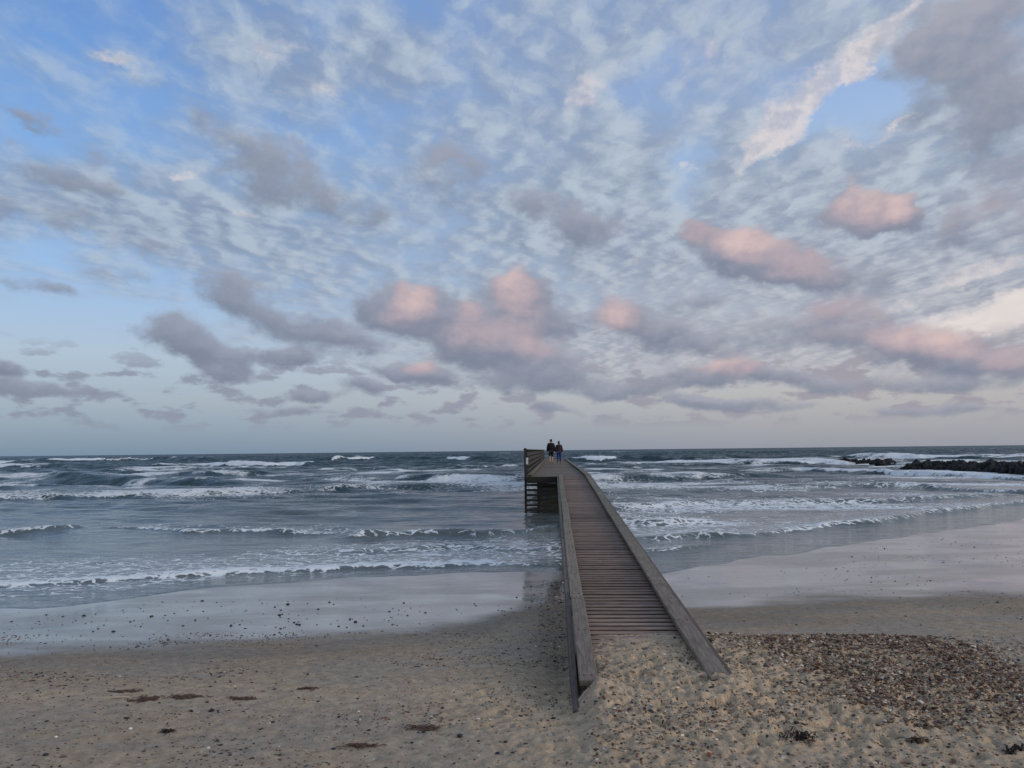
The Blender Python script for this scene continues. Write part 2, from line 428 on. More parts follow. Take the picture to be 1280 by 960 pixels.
# ------------------------------------------------------------------ sand
def sand_material():
    m, t, b = material('beach_sand')
    g = t.n.new('ShaderNodeNewGeometry').outputs['Position']
    wet = t.attr('wet')['Fac']; damp = t.attr('damp')['Fac']; shing = t.attr('shingle')['Fac']; tan = t.attr('tan')['Fac']
    p2 = t.mapping(g, scale=(1, 1.6, 1))
    n1 = t.noise(p2, 0.9, 5, 0.6)['Fac']
    n2 = t.noise(g, 9, 5, 0.65)['Fac']
    n3 = t.noise(g, 90, 3, 0.7)['Fac']
    grey = lin(159, 143, 126); brown = lin(168, 147, 122)
    f = t.math('ADD', t.ss(n1, 0.42, 0.60), tan, clamp=True)
    base = t.mix(f, grey, brown)
    base = t.mix(t.math('MULTIPLY', tan, 0.85, clamp=True), base, lin(201, 175, 144))
    k = t.math('ADD', t.lerp(n2, 0.3, 0.7, 0.72, 1.12), t.lerp(n3, 0.25, 0.75, -0.22, 0.22))
    base = t.mix(1.0, base, t.comb(k, k, k), 'MULTIPLY')
    # scattered dark and rusty grains, broken shell
    vo = t.n.new('ShaderNodeTexVoronoi'); vo.voronoi_dimensions = '2D'; vo.inputs['Scale'].default_value = 42
    t.put(vo.inputs['Vector'], g)
    rnd = t.sep(vo.outputs['Color'])
    dens = t.math('MULTIPLY_ADD', shing, 0.55, t.lerp(n1, 0.35, 0.65, 0.03, 0.13))
    dot = t.math('MULTIPLY', t.math('LESS_THAN', rnd[0], dens), t.ss(vo.outputs['Distance'], 0.45, 0.25))
    gc = t.ramp(rnd[1], [(0.0, lin(52, 42, 38)), (0.45, lin(95, 66, 52)), (0.75, lin(120, 98, 80)), (0.95, lin(190, 182, 172))])
    dot = t.math('MULTIPLY', dot, t.math('SUBTRACT', 1.0, wet))
    base = t.mix(dot, base, gc)
    dk = t.math('MULTIPLY_ADD', damp, -0.26, 1.0)  # darkens damp sand and the painted shade strip beside the pier
    dk = t.math('MULTIPLY', dk, t.math('MULTIPLY_ADD', wet, -0.30, 1.0))
    base = t.mix(1.0, base, t.comb(dk, dk, dk), 'MULTIPLY')
    t.put(b.inputs['Base Color'], base)
    t.put(b.inputs['Roughness'], t.lerp(wet, 0, 1, 0.85, 0.30))
    b.inputs['Specular IOR Level'].default_value = 0.25
    # standing film of water: a clear coat
    t.put(b.inputs['Coat Weight'], wet)
    t.put(b.inputs['Coat Roughness'], t.math('MULTIPLY_ADD', t.math('SUBTRACT', 1.0, wet), 0.25, t.lerp(n1, 0.3, 0.7, 0.05, 0.20)))
    b.inputs['Coat IOR'].default_value = 1.85
    bm_ = t.n.new('ShaderNodeBump')
    hh = t.math('ADD', t.math('MULTIPLY', n2, 0.014), t.math('MULTIPLY', t.math('MULTIPLY', n3, 0.007), t.math('SUBTRACT', 1.0, wet)))
    nl = t.noise(t.mapping(g, scale=(0.5, 1.5, 1)), 1.1, 3, 0.5, '2D', 0.6)['Fac']
    nr = t.noise(t.mapping(g, scale=(1.0, 3.2, 1)), 5.0, 3, 0.5, '2D', 0.4)['Fac']
    hh = t.math('ADD', hh, t.math('MULTIPLY', wet, t.math('MULTIPLY_ADD', nl, 0.16, t.math('MULTIPLY', nr, 0.012))))
    t.put(bm_.inputs['Height'], hh)
    t.put(bm_.inputs['Strength'], t.lerp(wet, 0.0, 1.0, 0.8, 0.30))
    bm_.inputs['Distance'].default_value = 1.0
    t.put(b.inputs['Normal'], bm_.outputs[0])
    return m

wetline_px = [(-200, 838, .33), (0, 826, .33), (150, 815, .34), (300, 806, .34), (450, 797, .33), (560, 790, .30), (620, 778, .26), (660, 764, .2), (700, 745, .1), (760, 745, .1),
              (830, 757, .27), (930, 752, .30), (1010, 742, .34), (1100, 737, .36), (1280, 738, .38), (1450, 738, .38)]
WL = np.array(sorted(pt(p[0], p[1], p[2]) for p in wetline_px))
def build_sand():
    x, y, r, q = polar(0.4, 120, 1.0065, 0.12, 46, 180, 34, 1.03, (4.3, 8.6, 1.0027))
    z = sand_height(x, y)
    wl = np.interp(x, WL[:, 0], WL[:, 1])
    sn = (fbm(x * 0.8, y * 1.6, 4, 5) - 0.5)
    wl = sum(np.interp(x + o_, WL[:, 0], WL[:, 1]) for o_ in (-.7, -.45, -.2, 0, .2, .45, .7)) / 7
    e = y - wl + sn * 1.5
    wet = sstep(-0.60, 0.80, e)
    wet *= 0.78 + 0.22 * sstep(0.32, 0.62, fbm(x * 0.6, y * 1.5, 4, 8))
    damp = sstep(-2.4, -0.2, e + sn * 1.2)
    damp = np.maximum(damp, np.exp(-((x - 0.0) / 0.35) ** 2) * sstep(5.6, 7.5, y) * (x < 0.35))  # plus a strip along the pier's left side: its shade painted in
    sh = np.exp(-(((x - 3.6) / 1.2) ** 2 + ((y - 6.9) / 0.9) ** 2) ** 1.2)
    tanm = np.clip(np.exp(-(((x - 1.6) / 1.9) ** 2 + ((y - 6.0) / 1.7) ** 2)) + 0.45 * np.exp(-((y - 6.5 - 0.1 * x) / 0.4) ** 2) * (x < 0) * fbm(x * 1.2, y * 2, 3, 12) * 1.6, 0, 1)
    o = np_mesh('beach_sand', np.stack([x, y, z], 1), q, sand_material(), True,
                {'wet': wet, 'damp': damp, 'shingle': np.clip(sh, 0, 1), 'tan': tanm * 0.9})
    tag(o, kind='structure')
build_sand()

# ------------------------------------------------------------------ sea
def sea_material():
    m, t, b = material('sea_water')
    g = t.n.new('ShaderNodeNewGeometry').outputs['Position']
    F = t.attr('foam')['Fac']; dep = t.attr('depth')['Fac']
    wn = t.noise(g, 0.9, 4, 0.6)
    gw = t.vec('ADD', g, t.vec('MULTIPLY', t.vec('SUBTRACT', wn['Color'], (0.5, 0.5, 0.5)), (1.1, 0.8, 0)))
    v = t.n.new('ShaderNodeTexVoronoi'); v.voronoi_dimensions = '2D'; v.feature = 'DISTANCE_TO_EDGE'
    v.inputs['Scale'].default_value = 3.6
    t.put(v.inputs['Vector'], t.mapping(gw, scale=(0.75, 1.1, 1)))
    lace = t.ss(v.outputs['Distance'], 0.0, 0.22, 1.0, 0.0)
    n1 = t.noise(t.mapping(gw, scale=(0.6, 1.3, 1)), 2.5, 6, 0.66)['Fac']
    n2 = t.noise(g, 11, 4, 0.65)['Fac']
    gy = t.sep(g)[1]
    fr = t.ss(gy, 24, 70)
    nf = t.noise(t.mapping(gw, scale=(0.22, 0.75, 1)), 1.1, 5, 0.6)['Fac']
    nn = t.math('ADD', t.math('MULTIPLY', n1, t.math('SUBTRACT', 1.0, t.math('MULTIPLY', fr, 0.7))), t.math('MULTIPLY', nf, t.math('MULTIPLY', fr, 0.7)))
    fd = t.math('MULTIPLY_ADD', fr, -0.75, 1.0)
    val = t.math('MULTIPLY_ADD', t.math('SUBTRACT', nn, 0.5), 1.35, F)
    val = t.math('ADD', t.math('MULTIPLY', t.math('SUBTRACT', lace, 0.35), t.math('MULTIPLY', fd, 0.36)), val)
    val = t.math('ADD', t.math('MULTIPLY', t.math('SUBTRACT', n2, 0.5), t.math('MULTIPLY', fd, 0.40)), val)
    fm = t.math('MULTIPLY', t.ss(val, 0.42, 0.68), t.ss(F, 0.02, 0.2))
    deep = lin(36, 58, 63); shal = lin(92, 97, 94)
    base = t.mix(dep, shal, deep)
    base = t.mix(fm, base, lin(232, 232, 230))
    t.put(b.inputs['Base Color'], base)
    rw = t.ss(gy, 30, 300, 0.08, 0.20)
    t.put(b.inputs['Roughness'], t.math('MULTIPLY_ADD', fm, 0.55, rw))
    b.inputs['IOR'].default_value = 1.34
    bp = t.n.new('ShaderNodeBump')
    r1 = t.noise(t.mapping(g, scale=(0.55, 1.4, 1)), 1.9, 4, 0.6, '2D', 0.4)['Fac']
    r2 = t.noise(t.mapping(g, scale=(1, 1.6, 1)), 9, 3, 0.6)['Fac']
    h = t.math('ADD', t.math('MULTIPLY', r1, 0.115), t.math('MULTIPLY', r2, 0.012))
    h = t.math('MULTIPLY_ADD', t.math('MULTIPLY', fm, n2), 0.07, h)
    t.put(bp.inputs['Height'], h)
    bp.inputs['Distance'].default_value = 1.0
    t.put(bp.inputs['Strength'], t.lerp(dep, 0.10, 0.9, 0.36, 1.0))
    # slopes of the chop too small for the mesh
    c1 = t.noise(t.mapping(g, scale=(0.30, 0.9, 1)), 1.3, 4, 0.65)['Color']
    k = t.math('MULTIPLY', t.ss(gy, 22, 110, 0.30, 1.7), t.math('MULTIPLY_ADD', fm, -0.6, 1.0))
    pv = t.vec('MULTIPLY', t.vec('SUBTRACT', c1, (0.5, 0.5, 0.5)), t.comb(k, k, 0.0))
    # wave fronts run ashore: their steep sides face the beach
    face = t.math('MULTIPLY', t.ss(gy, 25, 160, 0.0, -0.36), t.math('SUBTRACT', 1.0, fm))
    pv = t.vec('ADD', pv, t.comb(0.0, face, 0.0))
    t.put(b.inputs['Normal'], t.vec('NORMALIZE', t.vec('ADD', bp.outputs[0], pv)))
    return m

# breaking and broken waves: points measured along the crest, height, front and back width,
# foam strength along it [(px, strength)...], foam run-out behind the crest in metres
BREAKERS = [
    dict(p=[(-200, 744), (0, 735), (200, 722), (400, 714), (600, 707), (690, 708)], A=.06, w1=.12, w2=1.3, f=[(-200, .85), (600, .85), (650, .6), (700, .2)], run=.50, trail=3.0, tf=.55),
    dict(p=[(-200, 673), (0, 670), (110, 664), (190, 664), (230, 670), (330, 668), (450, 673)], A=.09, w1=.2, w2=.7, f=[(-200, .6), (0, .6), (100, .5), (130, .15), (185, .75), (300, .6), (450, .5)], run=.28, trail=2.2, tf=.40),
    dict(p=[(440, 675), (520, 669), (600, 672), (690, 664)], A=.16, w1=.3, w2=.9, f=[(440, .4), (520, .55), (560, .3), (620, .5), (690, .4)], run=.6, trail=1.2, tf=.30),
    dict(p=[(460, 690), (560, 686), (690, 690)], A=.08, w1=.25, w2=.7, f=[(460, .2), (600, .4), (690, .45)], run=.5, trail=1.2, tf=.30),
    dict(p=[(-250, 634), (0, 627), (130, 625), (250, 622), (400, 618), (480, 614), (640, 612), (660, 612)], A=.26, w1=.6, w2=5, f=[(-250, .8), (0, .75), (70, .55), (110, .7), (150, .85), (300, .75), (360, .5), (420, .7), (520, .4), (640, .5), (670, .2)], run=2.0, trail=7, tf=.46),
    dict(p=[(-250, 606), (-60, 604), (0, 603), (60, 603), (140, 606), (220, 609), (300, 609)], A=.48, w1=1.2, w2=4.0, f=[(-250, .9), (30, .8), (65, .6), (90, .0), (300, .0)], run=1.6, trail=4, tf=.42),
    dict(p=[(80, 599), (140, 599), (200, 600), (260, 600), (330, 599)], A=.4, w1=1, w2=4, f=[(60, .1), (90, .85), (165, .95), (210, .6), (330, .5)], run=3, trail=6, tf=.45),
    dict(p=[(380, 604), (440, 604), (480, 605), (560, 606), (640, 606)], A=.45, w1=1.1, w2=4, f=[(380, .4), (450, .55), (458, .0), (488, .0), (500, .75), (530, .45), (560, .3), (600, .6), (640, .75)], run=1.6, trail=5, tf=.36),
    dict(p=[(140, 591), (220, 590), (300, 590), (400, 588)], A=.5, w1=2, w2=6, f=[(100, .2), (180, .8), (260, .5), (330, .7), (400, .3)], run=5, trail=10, tf=.42),
    dict(p=[(200, 585), (260, 584), (330, 585), (400, 584)], A=.6, w1=2, w2=7, f=[(185, .0), (205, .9), (300, .95), (380, .95), (392, 0)], run=9, trail=14, tf=.3),
    dict(p=[(-200, 585), (-50, 584), (40, 586), (120, 588)], A=.6, w1=2, w2=7, f=[(-200, .6), (20, .9), (50, .6), (80, 0)], run=7, trail=12, tf=.3),
    dict(p=[(40, 579), (120, 578), (200, 576), (260, 578)], A=.9, w1=4, w2=12, f=[(45, .0), (62, .85), (130, .95), (185, .95), (195, 0)], run=18, trail=20, tf=.2),
    dict(p=[(-150, 581), (0, 580), (30, 580)], A=.6, w1=3, w2=10, f=[(-150, .7), (10, .8), (25, 0)], run=12, trail=16, tf=.2),
    dict(p=[(400, 577), (440, 576), (480, 575), (560, 576), (600, 577), (650, 577)], A=.8, w1=3, w2=10, f=[(412, 0), (418, .9), (460, .95), (475, .2), (555, .0), (562, .9), (580, .95), (595, .1), (650, 0)], run=14, trail=16, tf=.15),
    dict(p=[(500, 590), (560, 588), (650, 586)], A=.4, w1=2, w2=6, f=[(500, .2), (560, .45), (620, .5), (650, .5)], run=4, trail=8, tf=.4),
    # right of the pier
    dict(p=[(722, 578), (750, 578), (800, 577), (870, 578), (930, 577)], A=.85, w1=2.5, w2=9, f=[(715, .9), (755, .95), (768, .9), (774, 0), (930, 0)], run=10, trail=12, tf=.2),
    dict(p=[(735, 584), (800, 582), (900, 582), (1000, 581), (1060, 581)], A=.5, w1=2, w2=7, f=[(730, .8), (770, .3), (800, .7), (850, .95), (920, .7), (1000, .8), (1060, .8)], run=6, trail=10, tf=.45),
    dict(p=[(735, 604), (790, 603), (850, 602), (910, 600), (960, 599)], A=.45, w1=1, w2=4, f=[(730, .7), (780, .6), (788, .05), (806, .1), (815, .65), (870, .75), (910, .5), (960, .2)], run=1.8, trail=5, tf=.42),
    dict(p=[(900, 594), (1000, 592), (1100, 594), (1200, 598), (1300, 602)], A=.3, w1=1, w2=4, f=[(880, .3), (960, .6), (1050, .7), (1130, .8), (1230, .7), (1300, .7)], run=3, trail=6, tf=.5),
    dict(p=[(1060, 574), (1130, 574), (1200, 574), (1290, 573), (1400, 574)], A=.7, w1=3, w2=8, f=[(1000, .4), (1100, .8), (1180, .9), (1220, .6), (1290, .9), (1400, .9)], run=10, trail=12, tf=.3),
    dict(p=[(960, 615), (1050, 613), (1150, 613), (1290, 618), (1400, 622)], A=.18, w1=.6, w2=2.5, f=[(950, .2), (1050, .55), (1150, .6), (1290, .5)], run=1.8, trail=4, tf=.5),
    dict(p=[(760, 640), (830, 634), (920, 632), (1000, 630), (1100, 628), (1250, 620)], A=.14, w1=.4, w2=1.5, f=[(760, .2), (850, .4), (930, .5), (1100, .6), (1250, .5)], run=1.2, trail=3, tf=.45),
    dict(p=[(800, 676), (870, 671), (940, 671), (985, 666), (1060, 658), (1130, 648), (1200, 639), (1290, 628), (1400, 618)], A=.12, w1=.25, w2=1.2, f=[(800, .15), (870, .45), (930, .4), (978, .55), (985, .8), (1060, .6), (1130, .5), (1200, .6), (1290, .45)], run=.4, trail=3.2, tf=.47),
    dict(p=[(745, 690), (800, 692), (840, 690), (880, 684)], A=.09, w1=.2, w2=.7, f=[(740, .2), (800, .4), (840, .55), (880, .2)], run=.4, trail=1, tf=.35),
    dict(p=[(745, 655), (800, 656), (860, 654)], A=.16, w1=.4, w2=1.0, f=[(740, .15), (860, .05)], run=.4, trail=.8, tf=.1),
]
def build_sea():
    x, y, r, q = polar(9.5, 16000, 1.0048, 0.105, 45, 100, 700, 1.03)
    s = S(x)
    v = y - s
    near = sstep(-0.5, 22, v)
    far = sstep(15, 70, v)
    spac = r * 0.0048 * 1.0
    spac = np.where(r > 700, r * 0.03, spac)
    z = np.zeros_like(x)
    # wind sea: many short-crested components running ashore
    rs = np.random.default_rng(5)
    wx = (fbm(x * 0.02, y * 0.02, 3, 41) - .5) * 14; wy = (fbm(x * 0.02, y * 0.02, 3, 42) - .5) * 14
    for i in range(30):
        L = 0.8 * (22 / 0.8) ** (i / 29)
        th = rs.normal(0.03, 0.26)
        k = 2 * math.pi / L
        ph = rs.uniform(0, 6.28)
        a = 0.0165 * L ** 0.65 * (1 + 0.7 * sstep(140, 300, v))
        wgt = sstep(2.0, 4.5, L / spac) * (near * 0.26 + far * 0.74 if L > 3.6 else 0.85 * near + 0.15 * far)
        s1 = np.sin(k * ((x + wx) * math.sin(th) - (y + wy) * math.cos(th)) + ph)
        z += a * wgt * (1 - 2 * np.sqrt(np.abs((s1 + 1) / 2 + 1e-9))) * -1.0 * 0.9 * (0.4 + 1.2 * vnoise(x / (L * 3) + i, y / (L * 1.5), 60 + i))
    z -= z.mean() * far
    foam = np.zeros_like(x)
    nz = fbm(x * 0.5, y * 1.1, 4, 71)
    nzl = fbm(x * 0.11, y * 0.30, 4, 72)
    # scattered foam between the breakers
    surf = sstep(22, 34, v) * sstep(150, 70, v)
    foam = np.maximum(foam, surf * (0.22 + 0.46 * sstep(0.42, 0.72, nzl)))
    foam = np.maximum(foam, sstep(1.0, 0.2, np.abs(v - 3.4) / 4.5) * 0.46 * (x < 0.6))
    rt = sstep(0.8, 3, x)
    foam = np.maximum(foam, rt * sstep(2, 5, v) * sstep(75, 35, v) * (0.27 + 0.38 * sstep(0.38, 0.68, nzl)))
    foam *= 1 - 0.85 * (x < 0.9) * sstep(11, 14, v) * sstep(24, 20, v)          # the smooth trough on the left
    foam = np.maximum(foam, sstep(150, 300, v) * sstep(1500, 500, v) * 0.62 * sstep(0.66, 0.78, fbm(x * 0.03, y * 0.05, 4, 77)))
    wob = (fbm(x * 0.45, y * 0.2, 4, 81) - 0.5)
    for b in BREAKERS:
        P = np.array(sorted(pt(*p) for p in b['p']))
        X0, X1 = P[0, 0], P[-1, 0]
        dist = P[:, 1].mean()
        yc = np.interp(x, P[:, 0], P[:, 1]) + wob * (0.5 + 0.022 * dist) * (1.0 if dist > 18 else 0.7)
        end = 0.03 * dist + 0.8
        env = sstep(X0 - end, X0 + end * .3, x) * sstep(X1 + end, X1 - end * .3, x)
        t_ = y - yc
        w1 = np.where(t_ < 0, b['w1'], b['w2'])
        prof = np.exp(-(t_ / w1) ** 2)
        amp = b['A'] * (0.65 + 0.7 * vnoise(x * 0.9 / (0.4 + b['w2'] * 0.5), y * 0, 90))
        z += env * amp * prof - env * amp * 0.18 * np.exp(-((t_ + 2.2 * b['w1']) / (1.4 * b['w1'])) ** 2)
        fx = []
        for (fpx, fs) in b['f']:
            base_y = np.interp(fpx, [p[0] for p in b['p']], [p[1] for p in b['p']])
            fx.append((pt(fpx, base_y)[0], fs))
        fx = np.array(sorted(fx))
        fs = np.interp(x, fx[:, 0], fx[:, 1])
        on = sstep(-1.25 * b['w1'], -0.7 * b['w1'], t_)
        cap = on * sstep(b['run'] * 1.8, b['run'] * 0.6, t_)
        trl = on * sstep(b['trail'] * 1.6, 0, t_)
        f = env * np.maximum(fs * cap, b['tf'] * trl * sstep(0.05, 0.6, fs))
        foam = np.maximum(foam, f * (0.80 + 0.45 * (nz - 0.3)))
        z += f * (fbm(x * 2.2, y * 2.2, 3, 95) - 0.45) * 0.25 * min(b['A'], .5)
    # whitewash round the breakwater and the piles
    for (px, py, rad) in [(1125, 585, 4), (1090, 583, 5), (1060, 582, 6), (1160, 592, 5), (1210, 593, 4), (1250, 594, 4), (1275, 594, 4)]:
        cx, cy = pt(px, py)
        foam = np.maximum(foam, 0.8 * np.exp(-(((x - cx) / rad) ** 2 + ((y - cy) / (rad * .6)) ** 2)))
    for yy in np.arange(29.6, 60, 3.3):
        for xx in (-1.02, 1.4):
            foam = np.maximum(foam, 0.55 * np.exp(-(((x - xx) / .5) ** 2 + ((y - yy + .2) / .6) ** 2)))
    # thin out to nothing at the water's edge
    z = z * sstep(-1.2, 0.6, v) + 0.012
    z = np.where(v < -0.05, z - np.minimum((-v) * 0.07, 3), z)
    dep = sstep(-0.5, 40, v)
    o = np_mesh('sea_water', np.stack([x, y, z], 1), q, sea_material(), True, {'foam': foam, 'depth': dep})
    tag(o, kind='structure')
build_sea()

# ------------------------------------------------------------------ wood
def wood_material(name, base, dark, algae=0.0, along='Y', grey=0.3):
    m, t, b = material(name)
    g = t.n.new('ShaderNodeNewGeometry').outputs['Position']
    tint = t.attr('tint')['Fac']
    sc = (14, 1.2, 14) if along == 'Y' else (1.2, 14, 14)
    if along == 'Z': sc = (14, 14, 1.2)
    gr = t.noise(t.mapping(g, scale=sc), 3.0, 6, 0.65, '3D')['Fac']
    bl = t.noise(g, 1.7, 4, 0.6, '3D')['Fac']
    fine = t.noise(t.mapping(g, scale=sc), 14.0, 3, 0.6, '3D')['Fac']
    c = t.mix(t.ss(gr, 0.32, 0.68), dark, base)
    c = t.mix(t.math('MULTIPLY', t.ss(bl, 0.45, 0.75), grey), c, lin(150, 140, 132))
    if algae > 0:
        yy = t.sep(g)[1]
        am = t.math('MULTIPLY', t.ss(yy, 7.5, 22), t.ss(t.math('ADD', bl, t.math('MULTIPLY', gr, 0.4)), 0.45, 0.85, 0.35, 1.0))
        c = t.mix(t.math('MULTIPLY', am, algae), c, lin(92, 92, 66))
    k = t.math('MULTIPLY', t.lerp(tint, 0, 1, 0.62, 1.30), t.lerp(fine, 0.3, 0.7, 0.86, 1.1))
    c = t.mix(1.0, c, t.comb(k, k, k), 'MULTIPLY')
    t.put(b.inputs['Base Color'], c)
    t.put(b.inputs['Roughness'], t.lerp(bl, 0.3, 0.7, 0.55, 0.8))
    b.inputs['Specular IOR Level'].default_value = 0.35
    bp = t.n.new('ShaderNodeBump'); bp.inputs['Distance'].default_value = 0.006; bp.inputs['Strength'].default_value = 0.7
    t.put(bp.inputs['Height'], t.math('ADD', gr, fine))
    t.put(b.inputs['Normal'], bp.outputs[0])
    return m
M_DECK = wood_material('weathered_deck_wood', lin(150, 125, 108), lin(96, 77, 65), 0.0, 'X', 0.25)
M_PLAT = wood_material('platform_deck_wood', lin(130, 114, 100), lin(94, 80, 70), 0.3, 'X', 0.3)
M_KERB = wood_material('weathered_kerb_wood', lin(140, 123, 105), lin(98, 85, 72), 0.6, 'Y', 0.35)
M_SKIRT = wood_material('side_board_wood', lin(112, 92, 80), lin(74, 62, 56), 0.5, 'Y', 0.25)
M_PILE = wood_material('dark_pile_wood', lin(46, 40, 36), lin(28, 25, 23), 0.15, 'Z', 0.02)
M_RAIL = wood_material('rail_wood', lin(54, 45, 42), lin(36, 31, 30), 0.1, 'Y', 0.04)
M_SLAT = wood_material('dark_slat_wood', lin(44, 38, 34), lin(27, 24, 22), 0.1, 'X', 0.02)

class Wood:
    """collects bars with a tint value per bar"""
    def __init__(self):
        self.bm = bmesh.new(); self.lay = self.bm.verts.layers.float.new('tint')
    def hexa(self, pts, tint=None, bev=0.0):
        tint = random.random() if tint is None else tint
        vs = [self.bm.verts.new(p) for p in pts]
        for v in vs: v[self.lay] = tint
        fs = [self.bm.faces.new([vs[i] for i in f]) for f in
              ((0, 3, 2, 1), (4, 5, 6, 7), (0, 1, 5, 4), (1, 2, 6, 5), (2, 3, 7, 6), (3, 0, 4, 7))]
        if bev:
            es = list({e for f in fs for e in f.edges})
            bmesh.ops.bevel(self.bm, geom=es, offset=bev, segments=1, affect='EDGES')
    def box(self, x0, x1, y0, y1, z0, z1, tint=None, bev=0.004):
        self.hexa([(x0, y0, z0), (x1, y0, z0), (x1, y1, z0), (x0, y1, z0), (x0, y0, z1), (x1, y0, z1), (x1, y1, z1), (x0, y1, z1)], tint, bev)
    def slope(self, x0, x1, y0, y1, zt0, zt1, th0, th1=None, tint=None, bev=0.004):
        th1 = th0 if th1 is None else th1
        self.hexa([(x0, y0, zt0 - th0), (x1, y0, zt0 - th0), (x1, y1, zt1 - th1), (x0, y1, zt1 - th1),
                   (x0, y0, zt0), (x1, y0, zt0), (x1, y1, zt1), (x0, y1, zt1)], tint, bev)
    def done(self, name, mat, parent):
        return link_bm(name, self.bm, mat, parent)

# ------------------------------------------------------------------ pier
def build_pier():
    p = empty('pier', (0.7, 6.2, 0.4))
    off = Vector(p.location)
    tag(p, 'long narrow wooden pier ramping up from the sand out over the sea', 'pier')
    made = []
    def done(w, name, mat, parent=p):
        o = w.done(name, mat, None); o.parent = parent
        o.matrix_parent_inverse = Matrix.Translation(-off)
        made.append(o); return o
    # ramp deck: cross boards with open gaps
    w = Wood(); y = 6.6
    i = 0
    while y < PL_Y0 - 0.05:
        wd = 0.106 + random.uniform(-.004, .004)
        a, b = random.uniform(-.012, .012), random.uniform(-.012, .012)
        dz = random.uniform(-.003, .003)
        tn = min(1, max(0, 0.45 + 0.28 * math.sin(i * 0.21) * math.sin(i * 0.057 + 1) + random.gauss(0, .18)))
        c_ = .036                                     # boards narrower below than above, shaped so the gaps between them fall dark
        lo = lambda yy: deck_z(yy) - .045 + dz
        w.hexa([(XL - .09, y + a + c_, lo(y)), (XR + .09, y + b + c_, lo(y)), (XR + .09, y + b + wd - c_, lo(y)), (XL - .09, y + a + wd - c_, lo(y)),
                (XL - .09, y + a, deck_z(y) + dz), (XR + .09, y + b, deck_z(y) + dz), (XR + .09, y + b + wd, deck_z(y + wd) + dz), (XL - .09, y + a + wd, deck_z(y + wd) + dz)], tn, .003)
        y += 0.158; i += 1
    done(w, 'ramp_deck', M_DECK)
    # level deck, wider, to the end of the pier
    w = Wood(); y = PL_Y0
    while y < PL_Y1:
        wd = 0.142 + random.uniform(-.005, .005)
        dz = random.uniform(-.004, .004)
        w.box(-0.96, XR + .10, y, y + wd, PL_Z - .05 + dz, PL_Z + dz, min(1, max(0, random.gauss(.5, .2))), .004)
        y += 0.158
    done(w, 'platform_deck', M_PLAT)
    # kerbs of the ramp: lengths of heavy plank laid end to end
    def kerb(x0, x1, ya, yb, lift, mat, joints):
        w = Wood()
        ys = [ya] + joints + [yb]
        for a, b in zip(ys[:-1], ys[1:]):
            j = random.uniform(-.006, .006)
            w.slope(x0 + j, x1 + j, a + .004, b - .004, deck_z(a) + lift, deck_z(b) + lift, .048, tint=random.uniform(.35, .65), bev=.007)
        for a, b in zip(ys[:-1], ys[1:]):             # blocks that hold the plank clear of the deck
            for yy in (a + .12, (a + b) / 2, b - .22):
                w.slope(x0 + .03, x1 - .03, yy, yy + .1, deck_z(yy) + lift - .05, deck_z(yy) + lift - .05, .06, tint=.3)
        # bolt heads
        for a, b in zip(ys[:-1], ys[1:]):
            for yy in (a + .12, (a + b) / 2, b - .12):
                for xx in (x0 + .045, x1 - .045):
                    bmesh.ops.create_cone(w.bm, cap_ends=True, segments=8, radius1=.012, radius2=.010, depth=.008,
                                          matrix=Matrix.Translation((xx, yy, deck_z(yy) + lift + .003)))
        return done(w, 'kerb', mat)
    kerb(XL - .145, XL, 6.05, PL_Y0 + .12, .098, M_KERB, [8.9, 12.4, 15.6, 19.2, 22.8, 26.3])
    kerb(XR, XR + .165, 6.1, PL_Y0, .098, M_KERB, [9.6, 13.1, 16.5, 20.2, 23.6, 26.8])
    kerb(XR, XR + .165, PL_Y0 + .004, PL_Y1, .098, M_KERB, [36, 43, 50, 57, 64, 71, 78])
    kerb(-.98, -.83, PL_Y0 + .13, PL_Y1, .098, M_KERB, [36, 43, 50, 57, 64, 71, 78])
    # side boards on edge
    w = Wood()
    js = [5.75, 9.2, 13.3, 17.4, 21.5, 25.6, PL_Y0]
    for n, (a, b) in enumerate(zip(js[:-1], js[1:])):
        za = deck_z(a) + .082; zb = deck_z(b) + .082
        if n == 0: za -= .10
        w.slope(XL - .200, XL - .152, a + .004, b - .004, za, zb, .30, tint=.95 if n == 1 else random.uniform(.3, .6), bev=.004)
    done(w, 'side_board', M_SKIRT)
    w = Wood()
    js = [6.28, 9.9, 13.9, 17.9, 21.9, 25.9, PL_Y0]
    for a, b in zip(js[:-1], js[1:]):
        w.slope(XR + .172, XR + .212, a + .004, b - .004, deck_z(a) + .075, deck_z(b) + .075, .30, tint=random.uniform(.3, .6), bev=.004)
    done(w, 'side_board', M_SKIRT)
    w = Wood(); w.box(XR + .172, XR + .222, PL_Y0 + .01, PL_Y1, PL_Z - .25, PL_Z + .07, .4); done(w, 'side_board', M_SKIRT)
    w = Wood(); w.box(-1.04, -.99, PL_Y0 + .08, PL_Y1, PL_Z - .25, PL_Z + .07, .4); done(w, 'side_board', M_SKIRT)
    w = Wood(); w.box(-.98, XL - .15, PL_Y0 - .06, PL_Y0 - .006, PL_Z - .24, PL_Z - .004, .35); done(w, 'front_beam', M_SLAT)
    # piles
    def pile(x, y, z0, z1, r, name='pile'):
        bm = bmesh.new(); lay = bm.verts.layers.float.new('tint')
        bmesh.ops.create_cone(bm, cap_ends=True, segments=12, radius1=r * 1.06, radius2=r, depth=z1 - z0, matrix=Matrix.Translation((x, y, (z0 + z1) / 2)))
        tn = random.random()
        for v in bm.verts: v[lay] = tn; v.co.x += random.uniform(-.006, .006); v.co.y += random.uniform(-.006, .006)
        o = link_bm(name, bm, M_PILE, p); o.matrix_parent_inverse = Matrix.Translation(-off)
        return o
    y = 11.0
